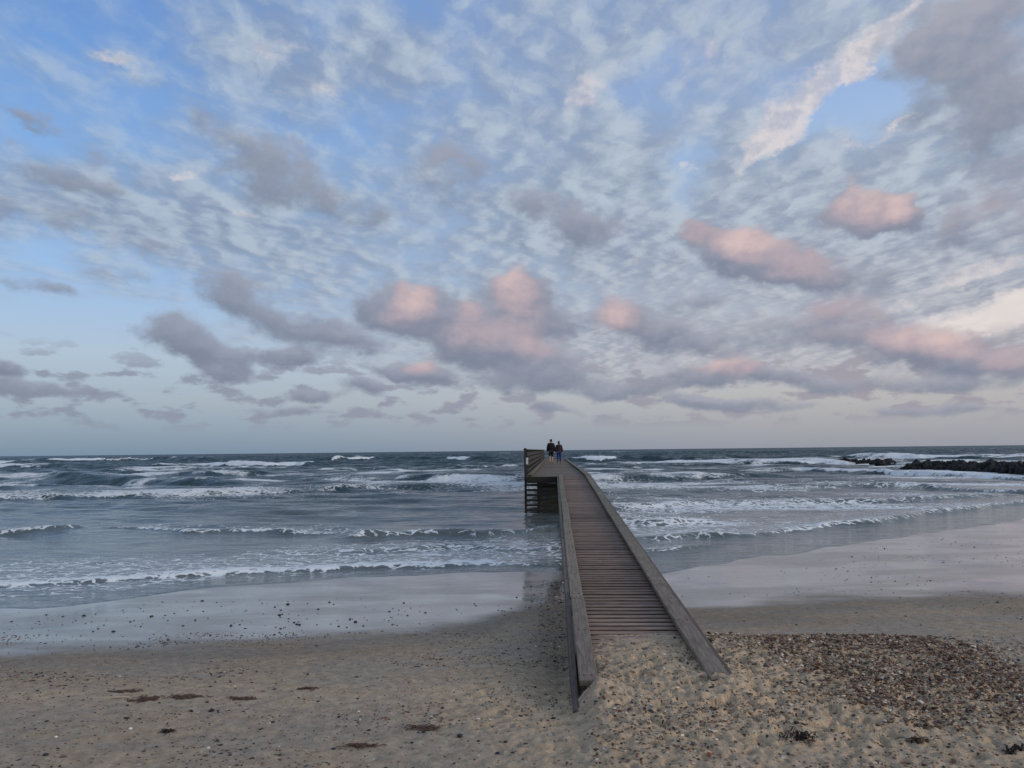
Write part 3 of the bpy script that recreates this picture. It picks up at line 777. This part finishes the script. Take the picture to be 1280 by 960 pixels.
    while y < 29:
        pile(XL - .02, y, -1.2, deck_z(y) - .05, .075); pile(XR + .05, y, -1.2, deck_z(y) - .05, .075)
        y += 3.2
    y = PL_Y0 + 0.12; ys = []
    while y < PL_Y1:
        ys.append(y); y += 3.3
    for n, y in enumerate(ys):
        pile(-.56, y + .02, -1.8, PL_Z - .06, .095); pile(.30, y, -1.8, PL_Z - .06, .085)
        pile(1.27 if n else 1.2, y + .1, -1.8, PL_Z - .06, .085)
        w = Wood(); w.box(-.95, 1.3, y + .12, y + .22, PL_Z - .25, PL_Z - .055, .3); done(w, 'cross_beam', M_SLAT)
    # posts that carry the railing stand outside the left edge
    top = PL_Z + 1.03
    for n, y in enumerate(list(ys) + [q + 1.65 for q in ys[:-1]]):
        w = Wood()
        w.box(-1.135, -1.045, y - .05, y + .05, -1.8 if n == 0 else PL_Z - .3, top + (.06 if n == 0 else 0), random.uniform(.3, .6), .006)
        post = done(w, 'rail_post', M_PILE if n else M_RAIL)
        if n == 0:
            bm = bmesh.new()
            bmesh.ops.create_cube(bm, size=1, matrix=Matrix.Translation((-1.02, y - .058, PL_Z + .60)) @ Matrix.Diagonal((.085, .012, .26, 1)))
            o = link_bm('marker_plate', bm, simple_mat('pale_plate', lin(200, 200, 200), .5), post)
    for zz, hh, th in ((top, .045, .15), (PL_Z + .86, .15, .04), (PL_Z + .66, .15, .04), (PL_Z + .45, .13, .04), (PL_Z + .22, .08, .04)):
        w = Wood()
        for a, b in zip(ys[:-1], ys[1:]):
            x0 = -1.043 if th < .1 else -1.155
            w.box(x0, x0 + th, a + .004 - .05, b - .004 - .05, zz - hh / 2, zz + hh / 2, random.uniform(.3, .65), .004)
        done(w, 'rail', M_RAIL)
    # wave screens of horizontal slats under the platform, bent after bent
    for n, y in enumerate(ys[:9]):
        w = Wood()
        zt = PL_Z - .27
        k = 0
        while zt > -.35:
            h = .085
            off_ = .0 if n == 0 else random.uniform(-.06, .06)
            x1 = .27
            x0 = -1.12 if n == 0 else -.62
            w.box(x0, x1, y - .085 if n == 0 else y - .06, y - .05 if n == 0 else y - .02, zt - h + off_, zt + off_, random.random(), .003)
            zt -= .19; k += 1
        done(w, 'slat_screen', M_SLAT)
    w = Wood()
    w.slope(-.60, -.55, PL_Y0 + .2, PL_Y0 + 3.2, 1.2, -.1, .16, tint=.3); w.slope(.1, .15, PL_Y0 + .2, PL_Y0 + 3.2, -.1, 1.2, .16, tint=.3)
    done(w, 'brace', M_SLAT)
    return p
build_pier()

# ------------------------------------------------------------------ breakwater boulders
def rock_mesh(name, seed, mat):
    bm = bmesh.new()
    bmesh.ops.create_icosphere(bm, subdivisions=4, radius=1.0)
    rr = random.Random(seed)
    planes = []
    for i in range(11):
        v = Vector((rr.gauss(0, 1), rr.gauss(0, 1), rr.gauss(0, 1))).normalized()
        planes.append((v, rr.uniform(.55, .85)))
    from mathutils import noise as mn
    for v in bm.verts:
        d = v.co.normalized(); k = 1.0
        for n, h in planes:
            c = d.dot(n)
            if c > .05: k = min(k, h / c)
        k += 0.22 * mn.noise(d * 1.9 + Vector((seed, 0, 0))) + 0.13 * mn.noise(d * 4.5 + Vector((0, seed, 0))) + 0.06 * mn.noise(d * 11 + Vector((0, 0, seed)))
        v.co = d * k
    me = bpy.data.meshes.new(name); bm.to_mesh(me); bm.free()
    me.materials.append(mat)
    return me
M_ROCK, t_, b_ = material('wet_black_rock')
_g = t_.n.new('ShaderNodeNewGeometry').outputs['Position']
_n = t_.noise(_g, 2.2, 6, .65, '3D')['Fac']
t_.put(b_.inputs['Base Color'], t_.ramp(_n, [(.3, lin(13, 13, 13)), (.55, lin(22, 21, 20)), (.75, lin(34, 32, 30))]))
t_.put(b_.inputs['Roughness'], t_.lerp(_n, .3, .7, .65, .9))
_b = t_.n.new('ShaderNodeBump'); _b.inputs['Distance'].default_value = .12; _b.inputs['Strength'].default_value = .8
t_.put(_b.inputs['Height'], _n); t_.put(b_.inputs['Normal'], _b.outputs[0])

def build_rocks():
    meshes = [rock_mesh('boulder', 10 + i, M_ROCK) for i in range(9)]
    rr = random.Random(3)
    def rock(x, y, z, s, label, group):
        o = bpy.data.objects.new('boulder', rr.choice(meshes))
        o.location = (x, y, z)
        o.rotation_euler = (rr.uniform(0, 6), rr.uniform(0, 6), rr.uniform(0, 6))
        o.scale = (s * rr.uniform(.9, 1.25), s * rr.uniform(.8, 1.1), s * rr.uniform(.7, .95))
        COL.objects.link(o)
        tag(o, label, 'boulder', group)
        return o
    # main mass, running from near right to far left
    a = np.array(pt(1132, 588)); b = np.array(pt(1285, 594))
    c = b + (b - a) / np.linalg.norm(b - a) * 14
    A, B = a, c
    L = np.linalg.norm(B - A); ax = (B - A) / L; nx = np.array([-ax[1], ax[0]])
    if nx[1] < 0: nx = -nx
    n = int(L / 0.5)
    for i in range(n):
        f = i * 0.5
        for row, (o_, zz, sc) in enumerate(((0.1, -.02, .58), (0.9, .28, .60), (1.9, .36, .62), (3.0, .30, .62))):
            if rr.random() < .08 and row != 0: continue
            p = A + ax * (f + rr.uniform(-.35, .35)) + nx * (o_ + rr.uniform(-.35, .35))
            rock(p[0], p[1], zz + rr.uniform(-.15, .15) + (0.12 * min(1, f / 8)), sc * rr.uniform(.75, 1.2),
                 'dark wet boulder piled in the long solid bank of the breakwater at right', 'boulders in the main bank of the breakwater')
    for (px, py, s, zz) in [(1097, 584, .75, .25), (1101, 584, .6, .35), (1106, 585, .8, .30), (1111, 584, .8, .4), (1116, 584, .8, .35), (1120, 584, .65, .2)]:
        x, y = pt(px, py); rock(x, y + 1, zz, s, 'dark boulder in the short clump just left of the gap in the breakwater', 'boulders in the short clump of the breakwater')
    for (px, py, s, zz) in [(1043, 580, .45, .25), (1056, 580, .55, .3), (1062, 580, .6, .35), (1070, 580, .5, .25), (1077, 582, .65, .15), (1084, 580, .6, .3), (1090, 581, .5, .3), (1034, 580, .35, .15), (1049, 580, .4, .2), (1066, 581, .5, .25), (1074, 580, .5, .3), (1080, 581, .5, .25), (1087, 582, .55, .2), (1093, 582, .5, .25)]:
        x, y = pt(px, py); rock(x, y + 1, zz, s, 'low dark boulder awash at the seaward tip of the breakwater', 'low boulders at the tip of the breakwater')
build_rocks()

# spray where waves hit the gap in the breakwater
def spray(px, py, w, h, label):
    x, y = pt(px, py)
    o = empty('wave_spray', (x, y, 0))
    bpy.data.objects.remove(o)
    bm = bmesh.new()
    rr = random.Random(px)
    for i in range(420):
        f = rr.random() ** 1.6
        q = Vector((rr.gauss(0, w * .35 * (1 - .5 * f)), rr.gauss(0, .35), h * f))
        bmesh.ops.create_icosphere(bm, subdivisions=1, radius=rr.uniform(.015, .055) * (1.1 - .5 * f), matrix=Matrix.Translation(q))
    o = link_bm('wave_spray', bm, M_FOAM, None, True); o.location = (x, y, 0.05)
    tag(o, label, 'spray', kind='stuff')
M_FOAM = simple_mat('white_spray', lin(222, 225, 228), .9, .06, 8)
spray(1127, 587, 1.6, 1.1, 'white spray bursting in the gap of the breakwater')

# ------------------------------------------------------------------ people
def skin_mesh(name, verts, edges, mat, parent, levels=1, root=0):
    me = bpy.data.meshes.new(name)
    me.from_pydata([v[:3] for v in verts], edges, [])
    o = bpy.data.objects.new(name, me); COL.objects.link(o); o.parent = parent
    o.modifiers.new('skin', 'SKIN')
    for i, v in enumerate(verts):
        r_ = v[3]
        me.skin_vertices[0].data[i].radius = (r_ if len(v) < 5 else v[4], r_)
        me.skin_vertices[0].data[i].use_root = (i == root)
    sub = o.modifiers.new('subdivision', 'SUBSURF'); sub.levels = levels; sub.render_levels = levels + 1
    o.modifiers['skin'].use_smooth_shade = True
    me.materials.append(mat)
    return o

def person(loc, rz, H, label, top_m, leg_m, shoe_m, hair_m, short, inner, build=1.0, grp=None):
    """walks away from the camera (+Y); inner = side (+1/-1) of the hand that is held"""
    p = empty('person', loc, rz); tag(p, label, 'person')
    k = H / 1.78
    V = []; E = []
    def add(x, y, z, r, par=None, rx=None):
        V.append((x * k, y * k, z * k, r * k * (build if z > .9 else 1), (rx or r) * k * (build if z > .9 else 1)))
        i = len(V) - 1
        if par is not None: E.append((par, i))
        return i
    pel = add(0, 0, .95, .105, None, .14)
    wai = add(0, .01, 1.10, .10, pel, .135)
    che = add(0, .02, 1.30, .115, wai, .16)
    sho = add(0, .01, 1.44, .075, che, .11)
    nek = add(0, .02, 1.53, .05, sho)
    hd0 = add(0, .03, 1.60, .07, nek)
    hd1 = add(0, .03, 1.69, .088, hd0, .078)
    hd2 = add(0, .02, 1.755, .055, hd1)
    nose = add(0, .128, 1.655, .014, hd1)
    for s in (-1, 1):
        add(s * .088, .02, 1.66, .014, hd1)
    hands = []
    for s in (-1, 1):
        sh = add(s * .17, .01, 1.42, .062, sho)
        held = (s == inner)
        el = add(s * (.245 if not held else .23), -.03 if not held else -.02, 1.14, .046, sh)
        wr = add(s * (.265 if not held else .26), .09, .90, .031, el)
        pm = add(s * (.268 if not held else .275), .115, .83, .034, wr)
        for f in range(4):
            f0 = add(s * .268, .085 + f * .020, .770, .0095, pm)
            f1 = add(s * (.255), .083 + f * .020, .730 + (.006 if f in (0, 3) else 0), .0085, f0)
        th = add(s * .245, .150, .815, .0105, pm); add(s * .240, .158, .775, .009, th)
    feet = []
    for s in (-1, 1):
        hip = add(s * .092, 0, .90, .088, pel)
        fw = .17 if s > 0 else -.16
        kn = add(s * .098, fw * .55 + .05, .50, .058, hip)
        calf = add(s * .100, fw * .75, .34, .052, kn)
        an = add(s * .102, fw * 1.0 - .02, .095 if s > 0 else .12, .036, calf)
        ft = add(s * .110, fw + .10, .035 if s > 0 else .05, .034, an)
        feet.append((hip, kn, calf, an, ft))
    body = skin_mesh('body', V, E, MS, p, 1, pel)
    # clothes: same joints, a little wider
    def cloth(name, idx, mat, grow, ext=None):
        mp = {j: n for n, j in enumerate(idx)}
        vs = [(V[j][0], V[j][1], V[j][2], V[j][3] + grow.get(j, grow['*']), V[j][4] + grow.get(j, grow['*'])) for j in idx]
        es = [(mp[a], mp[b]) for a, b in E if a in mp and b in mp]
        return skin_mesh(name, vs, es, mat, p, 1, 0)
    arm = []
    for n in range(2):
        base = 11 + n * 13
    # arm joints in order of creation: shoulder, elbow, wrist after the two ears
    a0 = 11
    arms = [a0, a0 + 1, a0 + 2, a0 + 14 - 0, a0 + 15, a0 + 16]
    cloth('jacket', [pel, wai, che, sho, nek] + arms, top_m, {'*': .045 * k * build, pel: .055 * k, nek: .03 * k, che: .05 * k * build})
    legs = [pel] + [j for f in feet for j in (f[:2] if short else f[:4])]
    cloth('shorts' if short else 'jeans', legs, leg_m, {'*': .022 * k, feet[0][1]: .030 * k, feet[1][1]: .030 * k})
    for f in feet:
        vs = [(V[f[3]][0], V[f[3]][1] - .03 * k, V[f[4]][2] + .005, .042 * k, .045 * k), (V[f[4]][0], V[f[4]][1], V[f[4]][2], .038 * k, .048 * k), (V[f[4]][0] * 1.03, V[f[4]][1] + .09 * k, V[f[4]][2] - .004, .028 * k, .042 * k)]
        skin_mesh('shoe', vs, [(0, 1), (1, 2)], shoe_m, p, 1, 0)
    hv = [(0, .005 * k, 1.70 * k, .100 * k, .094 * k), (0, -.002, 1.755 * k, .072 * k, .072 * k), (0, -.04 * k, (1.62 if not short else 1.665) * k, .066 * k, .078 * k)]
    if not short: hv.append((0, -.05 * k, 1.54 * k, .06 * k, .085 * k))
    skin_mesh('hair', hv, [(0, 1), (0, 2)] + ([(2, 3)] if not short else []), hair_m, p, 1, 0)
    bm = bmesh.new()
    for s in (-1, 1):
        bmesh.ops.create_uvsphere(bm, u_segments=8, v_segments=6, radius=.012 * k, matrix=Matrix.Translation((s * .032 * k, .113 * k, 1.672 * k)))
    link_bm('eyes', bm, simple_mat('eye_white', lin(90, 80, 75), .3), p, True)
    return p
MS = simple_mat('skin_tone', lin(198, 150, 128), .6, .08)
m_black = simple_mat('black_jacket_cloth', lin(24, 24, 28), .85)
m_short = simple_mat('dark_shorts_cloth', lin(30, 31, 32), .85)
m_brown = simple_mat('brown_jacket_cloth', lin(58, 46, 50), .85)
m_jean = simple_mat('blue_denim', lin(44, 56, 108), .85)
m_shoe = simple_mat('dark_shoe', lin(26, 26, 30), .7)
m_hair = simple_mat('dark_hair', lin(38, 34, 34), .7)
m_hair2 = simple_mat('brown_grey_hair', lin(86, 76, 76), .7)
person((-.20, 59.0, PL_Z), R(2), 1.80, 'tall man in black jacket and dark shorts walking away along the pier', m_black, m_short, m_shoe, m_hair, True, 1, 1.22)
person((.40, 59.6, PL_Z), R(-2), 1.66, 'woman in brown jacket and blue jeans walking beside the man on the pier', m_brown, m_jean, m_shoe, m_hair2, False, -1, 1.06)

# ------------------------------------------------------------------ shingle, pebbles, weed
def stone_material():
    m, t, b = material('shingle_stone')
    c = t.attr('tint')['Color']
    t.put(b.inputs['Base Color'], c)
    b.inputs['Roughness'].default_value = .65
    b.inputs['Specular IOR Level'].default_value = .3
    return m
M_STONE = stone_material()
OCT = np.array([(1, 0, 0), (-1, 0, 0), (0, 1, 0), (0, -1, 0), (0, 0, 1), (0, 0, -1),
                (.62, .62, .42), (-.62, .62, .42), (-.62, -.62, .42), (.62, -.62, .42)])
OT = np.array([(4, 6, 7), (4, 7, 8), (4, 8, 9), (4, 9, 6), (6, 2, 7), (7, 1, 8), (8, 3, 9), (9, 0, 6), (0, 2, 6), (2, 1, 7), (1, 3, 8), (3, 0, 9),
               (5, 2, 0), (5, 1, 2), (5, 3, 1), (5, 0, 3)])
PAL = np.array([lin(46, 37, 33)[:3], lin(76, 56, 45)[:3], lin(108, 80, 62)[:3], lin(136, 108, 84)[:3], lin(164, 140, 112)[:3], lin(206, 192, 172)[:3], lin(84, 82, 86)[:3], lin(124, 70, 48)[:3]])
def scatter(name, x, y, size, probs, flat=.45, sink=.2, label=None, seed=1):
    g = np.random.default_rng(seed)
    n = len(x)
    z = sand_height(x, y)
    sc = size[:, None] * np.stack([g.uniform(.7, 1.5, n), g.uniform(.6, 1.0, n), g.uniform(.6, 1.2, n) * flat], 1)
    th = g.uniform(0, 6.283, n); tx = g.normal(0, .35, n)
    v = OCT[None] * (1 + g.uniform(-.25, .25, (n, 10, 1))) * sc[:, None, :]
    v2 = v.copy(); v2[:, :, 1] = v[:, :, 1] * np.cos(tx)[:, None] - v[:, :, 2] * np.sin(tx)[:, None]
    v2[:, :, 2] = v[:, :, 1] * np.sin(tx)[:, None] + v[:, :, 2] * np.cos(tx)[:, None]
    c, s = np.cos(th)[:, None], np.sin(th)[:, None]
    vx = v2[:, :, 0] * c - v2[:, :, 1] * s; vy = v2[:, :, 0] * s + v2[:, :, 1] * c
    P = np.stack([vx + x[:, None], vy + y[:, None], v2[:, :, 2] + (z + size * flat * (1 - 2 * sink) * .5)[:, None]], 2)
    col = PAL[g.choice(len(PAL), n, p=np.array(probs) / sum(probs))] * g.uniform(.75, 1.25, (n, 1))
    tint = np.repeat(col, 10, 0)
    tris = (OT[None] + (np.arange(n) * 10)[:, None, None]).reshape(-1, 3)
    o = np_mesh(name, P.reshape(-1, 3), None, M_STONE, False, {'tint': tint}, tris)
    return tag(o, label, name.replace('_', ' '), kind='stuff')

def shingle_pts(n, seed):
    g = np.random.default_rng(seed)
    x = g.uniform(1.3, 9.0, n * 5); y = g.uniform(4.6, 9.6, n * 5)
    # bank outline measured along its edge
    def outline(pts, z):
        P = np.array(sorted((math.atan2(*pt(a, b, z)), math.hypot(*pt(a, b, z))) for a, b in pts))
        return np.interp(np.arctan2(x, y), P[:, 0], P[:, 1])
    rad = np.hypot(x, y)
    up = outline([(870, 783), (950, 782), (1050, 784), (1150, 798), (1230, 824), (1290, 854), (1400, 905)], .64)
    lo = outline([(870, 800), (950, 812), (1010, 850), (1080, 880), (1150, 895), (1220, 908), (1300, 925), (1400, 960)], .66)
    e = np.minimum(up - rad, rad - lo)
    nn = fbm(x * 1.3, y * 1.8, 4, 55)
    d = sstep(-.40, .75, e + (nn - .5) * 1.5)
    keep = g.random(len(x)) < d * (.35 + .65 * sstep(.3, .6, nn))
    return x[keep][:n], y[keep][:n]
sx, sy = shingle_pts(27000, 2)
scatter('shingle_bank', sx, sy, np.random.default_rng(8).lognormal(math.log(.0088), .38, len(sx)) * (1 + .25 * sstep(4.5, 6, sx)), [2, 5, 7, 7, 5, 2, .3, 1.6], .7, .1,
        'bank of dark brown shingle and broken shells on the sand right of the pier foot', 3)

def loose(n, seed, x0, x1, y0, y1, sz, probs, name, label, keepf):
    g = np.random.default_rng(seed)
    x = g.uniform(x0, x1, n * 5); y = g.uniform(y0, y1, n * 5)
    k = g.random(len(x)) < keepf(x, y)
    x, y = x[k][:n], y[k][:n]
    scatter(name, x, y, g.lognormal(math.log(sz), .4, len(x)), probs, .5, .2, label, seed)
loose(13000, 21, .2, 7, 3.8, 8.6, .0075, [2, 4, 5, 6, 6, 2.5, .3, 1], 'coarse_shell_grit', 'coarse brown shell grit over the trodden sand in front of the ramp',
      lambda x, y: np.clip(np.exp(-(((x - 1.9) / 1.7) ** 2 + ((y - 5.9) / 1.5) ** 2)) * (.25 + 1.3 * sstep(.4, .65, fbm(x * 1.5, y * 2, 4, 66))), 0, 1) * (1 - .8 * ((x > .2) & (x < 1.1) & (y > 7.4))))
loose(6500, 22, -8, 1.2, 3.6, 9.5, .0068, [5, 5, 3, 2, 1.2, .7, 2, 1.5], 'small_pebbles', 'small dark pebbles and weed scraps strewn over the sand left of the pier',
      lambda x, y: np.clip(.06 + .9 * sstep(.48, .72, fbm(x * .9, y * 1.6, 4, 67)), 0, 1) * sstep(10.5, 8, y + .15 * x) * (x < .1))
loose(1100, 23, 2, 16, 9, 22, .0085, [6, 3, 1, 1, .3, .2, 2, .3], 'wet_sand_specks', 'dark specks of weed and stone on the wet sand right of the pier',
      lambda x, y: sstep(.45, .7, fbm(x * .5, y * .7, 3, 68)) * (y < S(x) - 1.0) * .7)
loose(380, 25, 1.6, 12, 8.1, 11.5, .0095, [6, 3, 1, .6, .3, .2, .5, .2], 'damp_sand_specks', 'dark weed specks on the damp grey sand right of the pier',
      lambda x, y: .15 + .85 * sstep(.5, .7, fbm(x * .8, y * 1.5, 3, 69)))
loose(700, 24, -.9, .14, 7.5, 15, .0095, [6, 4, 1, 1, .5, .3, 2, .3], 'pier_side_pebbles', 'dark pebbles gathered along the left side of the pier on wet sand',
      lambda x, y: np.exp(-((x - .1) / .4) ** 2) * (y < S(x) - 1))

# individual stones on the mirror-wet sand at left
def pebbles():
    meshes = []
    for i in range(6):
        bm = bmesh.new(); bmesh.ops.create_icosphere(bm, subdivisions=2, radius=1.0)
        rr = random.Random(40 + i)
        for v in bm.verts:
            v.co *= 1 + rr.uniform(-.10, .10); v.co.z *= .55
            if v.co.x > .5: v.co.x = .5 + (v.co.x - .5) * .5
        me = bpy.data.meshes.new('pebble'); bm.to_mesh(me); bm.free()
        me.polygons.foreach_set('use_smooth', [True] * len(me.polygons))
        me.materials.append(M_PEB); meshes.append(me)
    rr = random.Random(9)
    n = 0
    def put(x, y, s, label, group):
        z = float(sand_height(np.array([x]), np.array([y]))[0])
        o = bpy.data.objects.new('pebble', rr.choice(meshes))
        o.location = (x, y, z + s * .2); o.scale = (s * rr.uniform(.8, 1.4), s, s * rr.uniform(.7, 1.1)); o.rotation_euler = (0, 0, rr.uniform(0, 6.28))
        COL.objects.link(o); tag(o, label, 'pebble', group)
    while n < 200:
        px = rr.uniform(0, 660); py = rr.uniform(742, 800)
        if rr.random() > (.35 + .65 * max(0, 1 - abs(px - 330) / 330)): continue
        if py > 822 - px * .055: continue
        x, y = pt(px, py, .2)
        put(x, y, min(.028, rr.lognormvariate(math.log(.0095), .42)), 'dark pebble lying on the shiny wet sand left of the pier', 'dark pebbles on the shiny wet sand')
        n += 1
    for i in range(90):
        px = rr.uniform(0, 700); py = rr.uniform(835, 955)
        x, y = pt(px, py, .62)
        put(x, y, min(.022, rr.lognormvariate(math.log(.0095), .38)), 'dark pebble lying on the dull brown sand left of the pier', 'dark pebbles on the dull sand')
M_PEB = simple_mat('dark_pebble', lin(46, 42, 42), .5, .4, 3)
pebbles()

M_WEED = simple_mat('dark_seaweed', lin(44, 32, 26), .6, .4, 30)
M_WEED2 = simple_mat('rusty_seaweed', lin(88, 66, 52), .7, .4, 30)
def weed(px, py, w, dpt, n, mat, label, h=.03):
    x, y = pt(px, py, .64)
    z = float(sand_height(np.array([x]), np.array([y]))[0])
    rr = random.Random(px * 7 + py)
    bm = bmesh.new()
    for i in range(n):
        c = Vector((rr.gauss(0, w * .28), rr.gauss(0, dpt * .28), 0))
        a = rr.gauss(0, .6); L = rr.uniform(.02, .07) * (1 + w); wd = rr.uniform(.002, .006)
        pts = []
        for j in range(5):
            f = j / 4 - .5
            zz = float(sand_height(np.array([x + c.x]), np.array([y + c.y]))[0]) - z
            pts.append(Vector((c.x + math.cos(a) * f * L, c.y + math.sin(a) * f * L + math.sin(f * 6 + i) * .008, zz + .004 + h * rr.random() * (1 - 4 * f * f))))
        for s0, s1 in zip(pts[:-1], pts[1:]):
            d = (s1 - s0).normalized(); sd_ = Vector((-d.y, d.x, 0)) * wd; up = Vector((0, 0, .003))
            q = [s0 - sd_, s0 + sd_, s1 + sd_, s1 - sd_]
            vb = [bm.verts.new(v) for v in q] + [bm.verts.new(v + up) for v in q]
            for f in ((0, 3, 2, 1), (4, 5, 6, 7), (0, 1, 5, 4), (1, 2, 6, 5), (2, 3, 7, 6), (3, 0, 4, 7)): bm.faces.new([vb[k] for k in f])
    o = link_bm('seaweed_clump', bm, mat); o.location = (x, y, z)
    tag(o, label, 'seaweed')
weed(1003, 936, .16, .06, 40, M_WEED, 'black seaweed clump on the sand nearest the lower right of the shingle', .05)
weed(1150, 938, .16, .05, 22, M_WEED2, 'thin brown seaweed wisp below the shingle bank')
weed(1270, 948, .10, .04, 20, M_WEED, 'small dark seaweed wisp at the lower right corner of the beach', .04)
weed(185, 864, .30, .10, 60, M_WEED2, 'rusty brown seaweed patch beside the pale stick on the left sand', .012)
weed(232, 861, .22, .07, 50, M_WEED2, 'dark brown seaweed wisps just right of the pale stick', .010)
weed(305, 864, .20, .05, 40, M_WEED2, 'flat brown seaweed streak on the left sand between stick and pier', .010)
weed(385, 848, .10, .05, 44, M_WEED2, 'small rusty seaweed patch below the wet sand halfway to the pier', .012)
weed(156, 852, .24, .07, 40, M_WEED2, 'faint dark seaweed smear just above the pale stick', .006)
weed(530, 910, .20, .08, 50, M_WEED2, 'rusty seaweed scraps on the near sand left of the pier end', .012)
weed(450, 935, .18, .06, 40, M_WEED2, 'rusty brown weed scraps at the bottom edge of the left sand', .012)
weed(210, 914, .10, .03, 14, M_WEED, 'short dark seaweed strand beside the white shell', .02)

def stick():
    x, y = pt(147, 865, .62); z = float(sand_height(np.array([x]), np.array([y]))[0])
    vs = [(-.09, -.02, .008, .006), (-.03, -.004, .012, .008), (.03, .01, .012, .007), (.09, .022, .008, .004)]
    o = skin_mesh('driftwood_stick', vs, [(0, 1), (1, 2), (2, 3)], simple_mat('pale_driftwood', lin(176, 160, 138), .8), None)
    o.location = (x, y, z); tag(o, 'thin pale driftwood stick lying on the brown sand at left', 'stick')
stick()
M_SHELL = simple_mat('white_shell', lin(222, 216, 206), .5, .1)
def shell(px, py, s, label):
    x, y = pt(px, py, .64); z = float(sand_height(np.array([x]), np.array([y]))[0])
    bm = bmesh.new(); bmesh.ops.create_uvsphere(bm, u_segments=14, v_segments=8, radius=s)
    for v in bm.verts:
        a = math.atan2(v.co.y, v.co.x); v.co.z = max(0, v.co.z) * .5; v.co.y *= .8
        k = 1 + .05 * math.cos(a * 14); v.co.x *= k; v.co.y *= k
    o = link_bm('seashell', bm, M_SHELL, None, True); o.location = (x, y, z + .002); o.rotation_euler = (.25, .1, px)
    tag(o, label, 'shell')
shell(163, 910, .016, 'largest white shell lying on the near sand at lower left')
shell(70, 920, .012, 'white shell on the sand near the lower left edge')
shell(770, 908, .010, 'small white shell on the sand in front of the pier foot')
shell(294, 843, .011, 'small white shell on the damp sand above the seaweed streak')

# ------------------------------------------------------------------ view
vs = scene.view_settings
vs.view_transform = 'Standard'; vs.look = 'None'; vs.gamma = 1.0; vs.exposure = 0.0; vs.use_curve_mapping = False
scene.render.engine = 'CYCLES'
scene.render.resolution_x = 1024; scene.render.resolution_y = 768
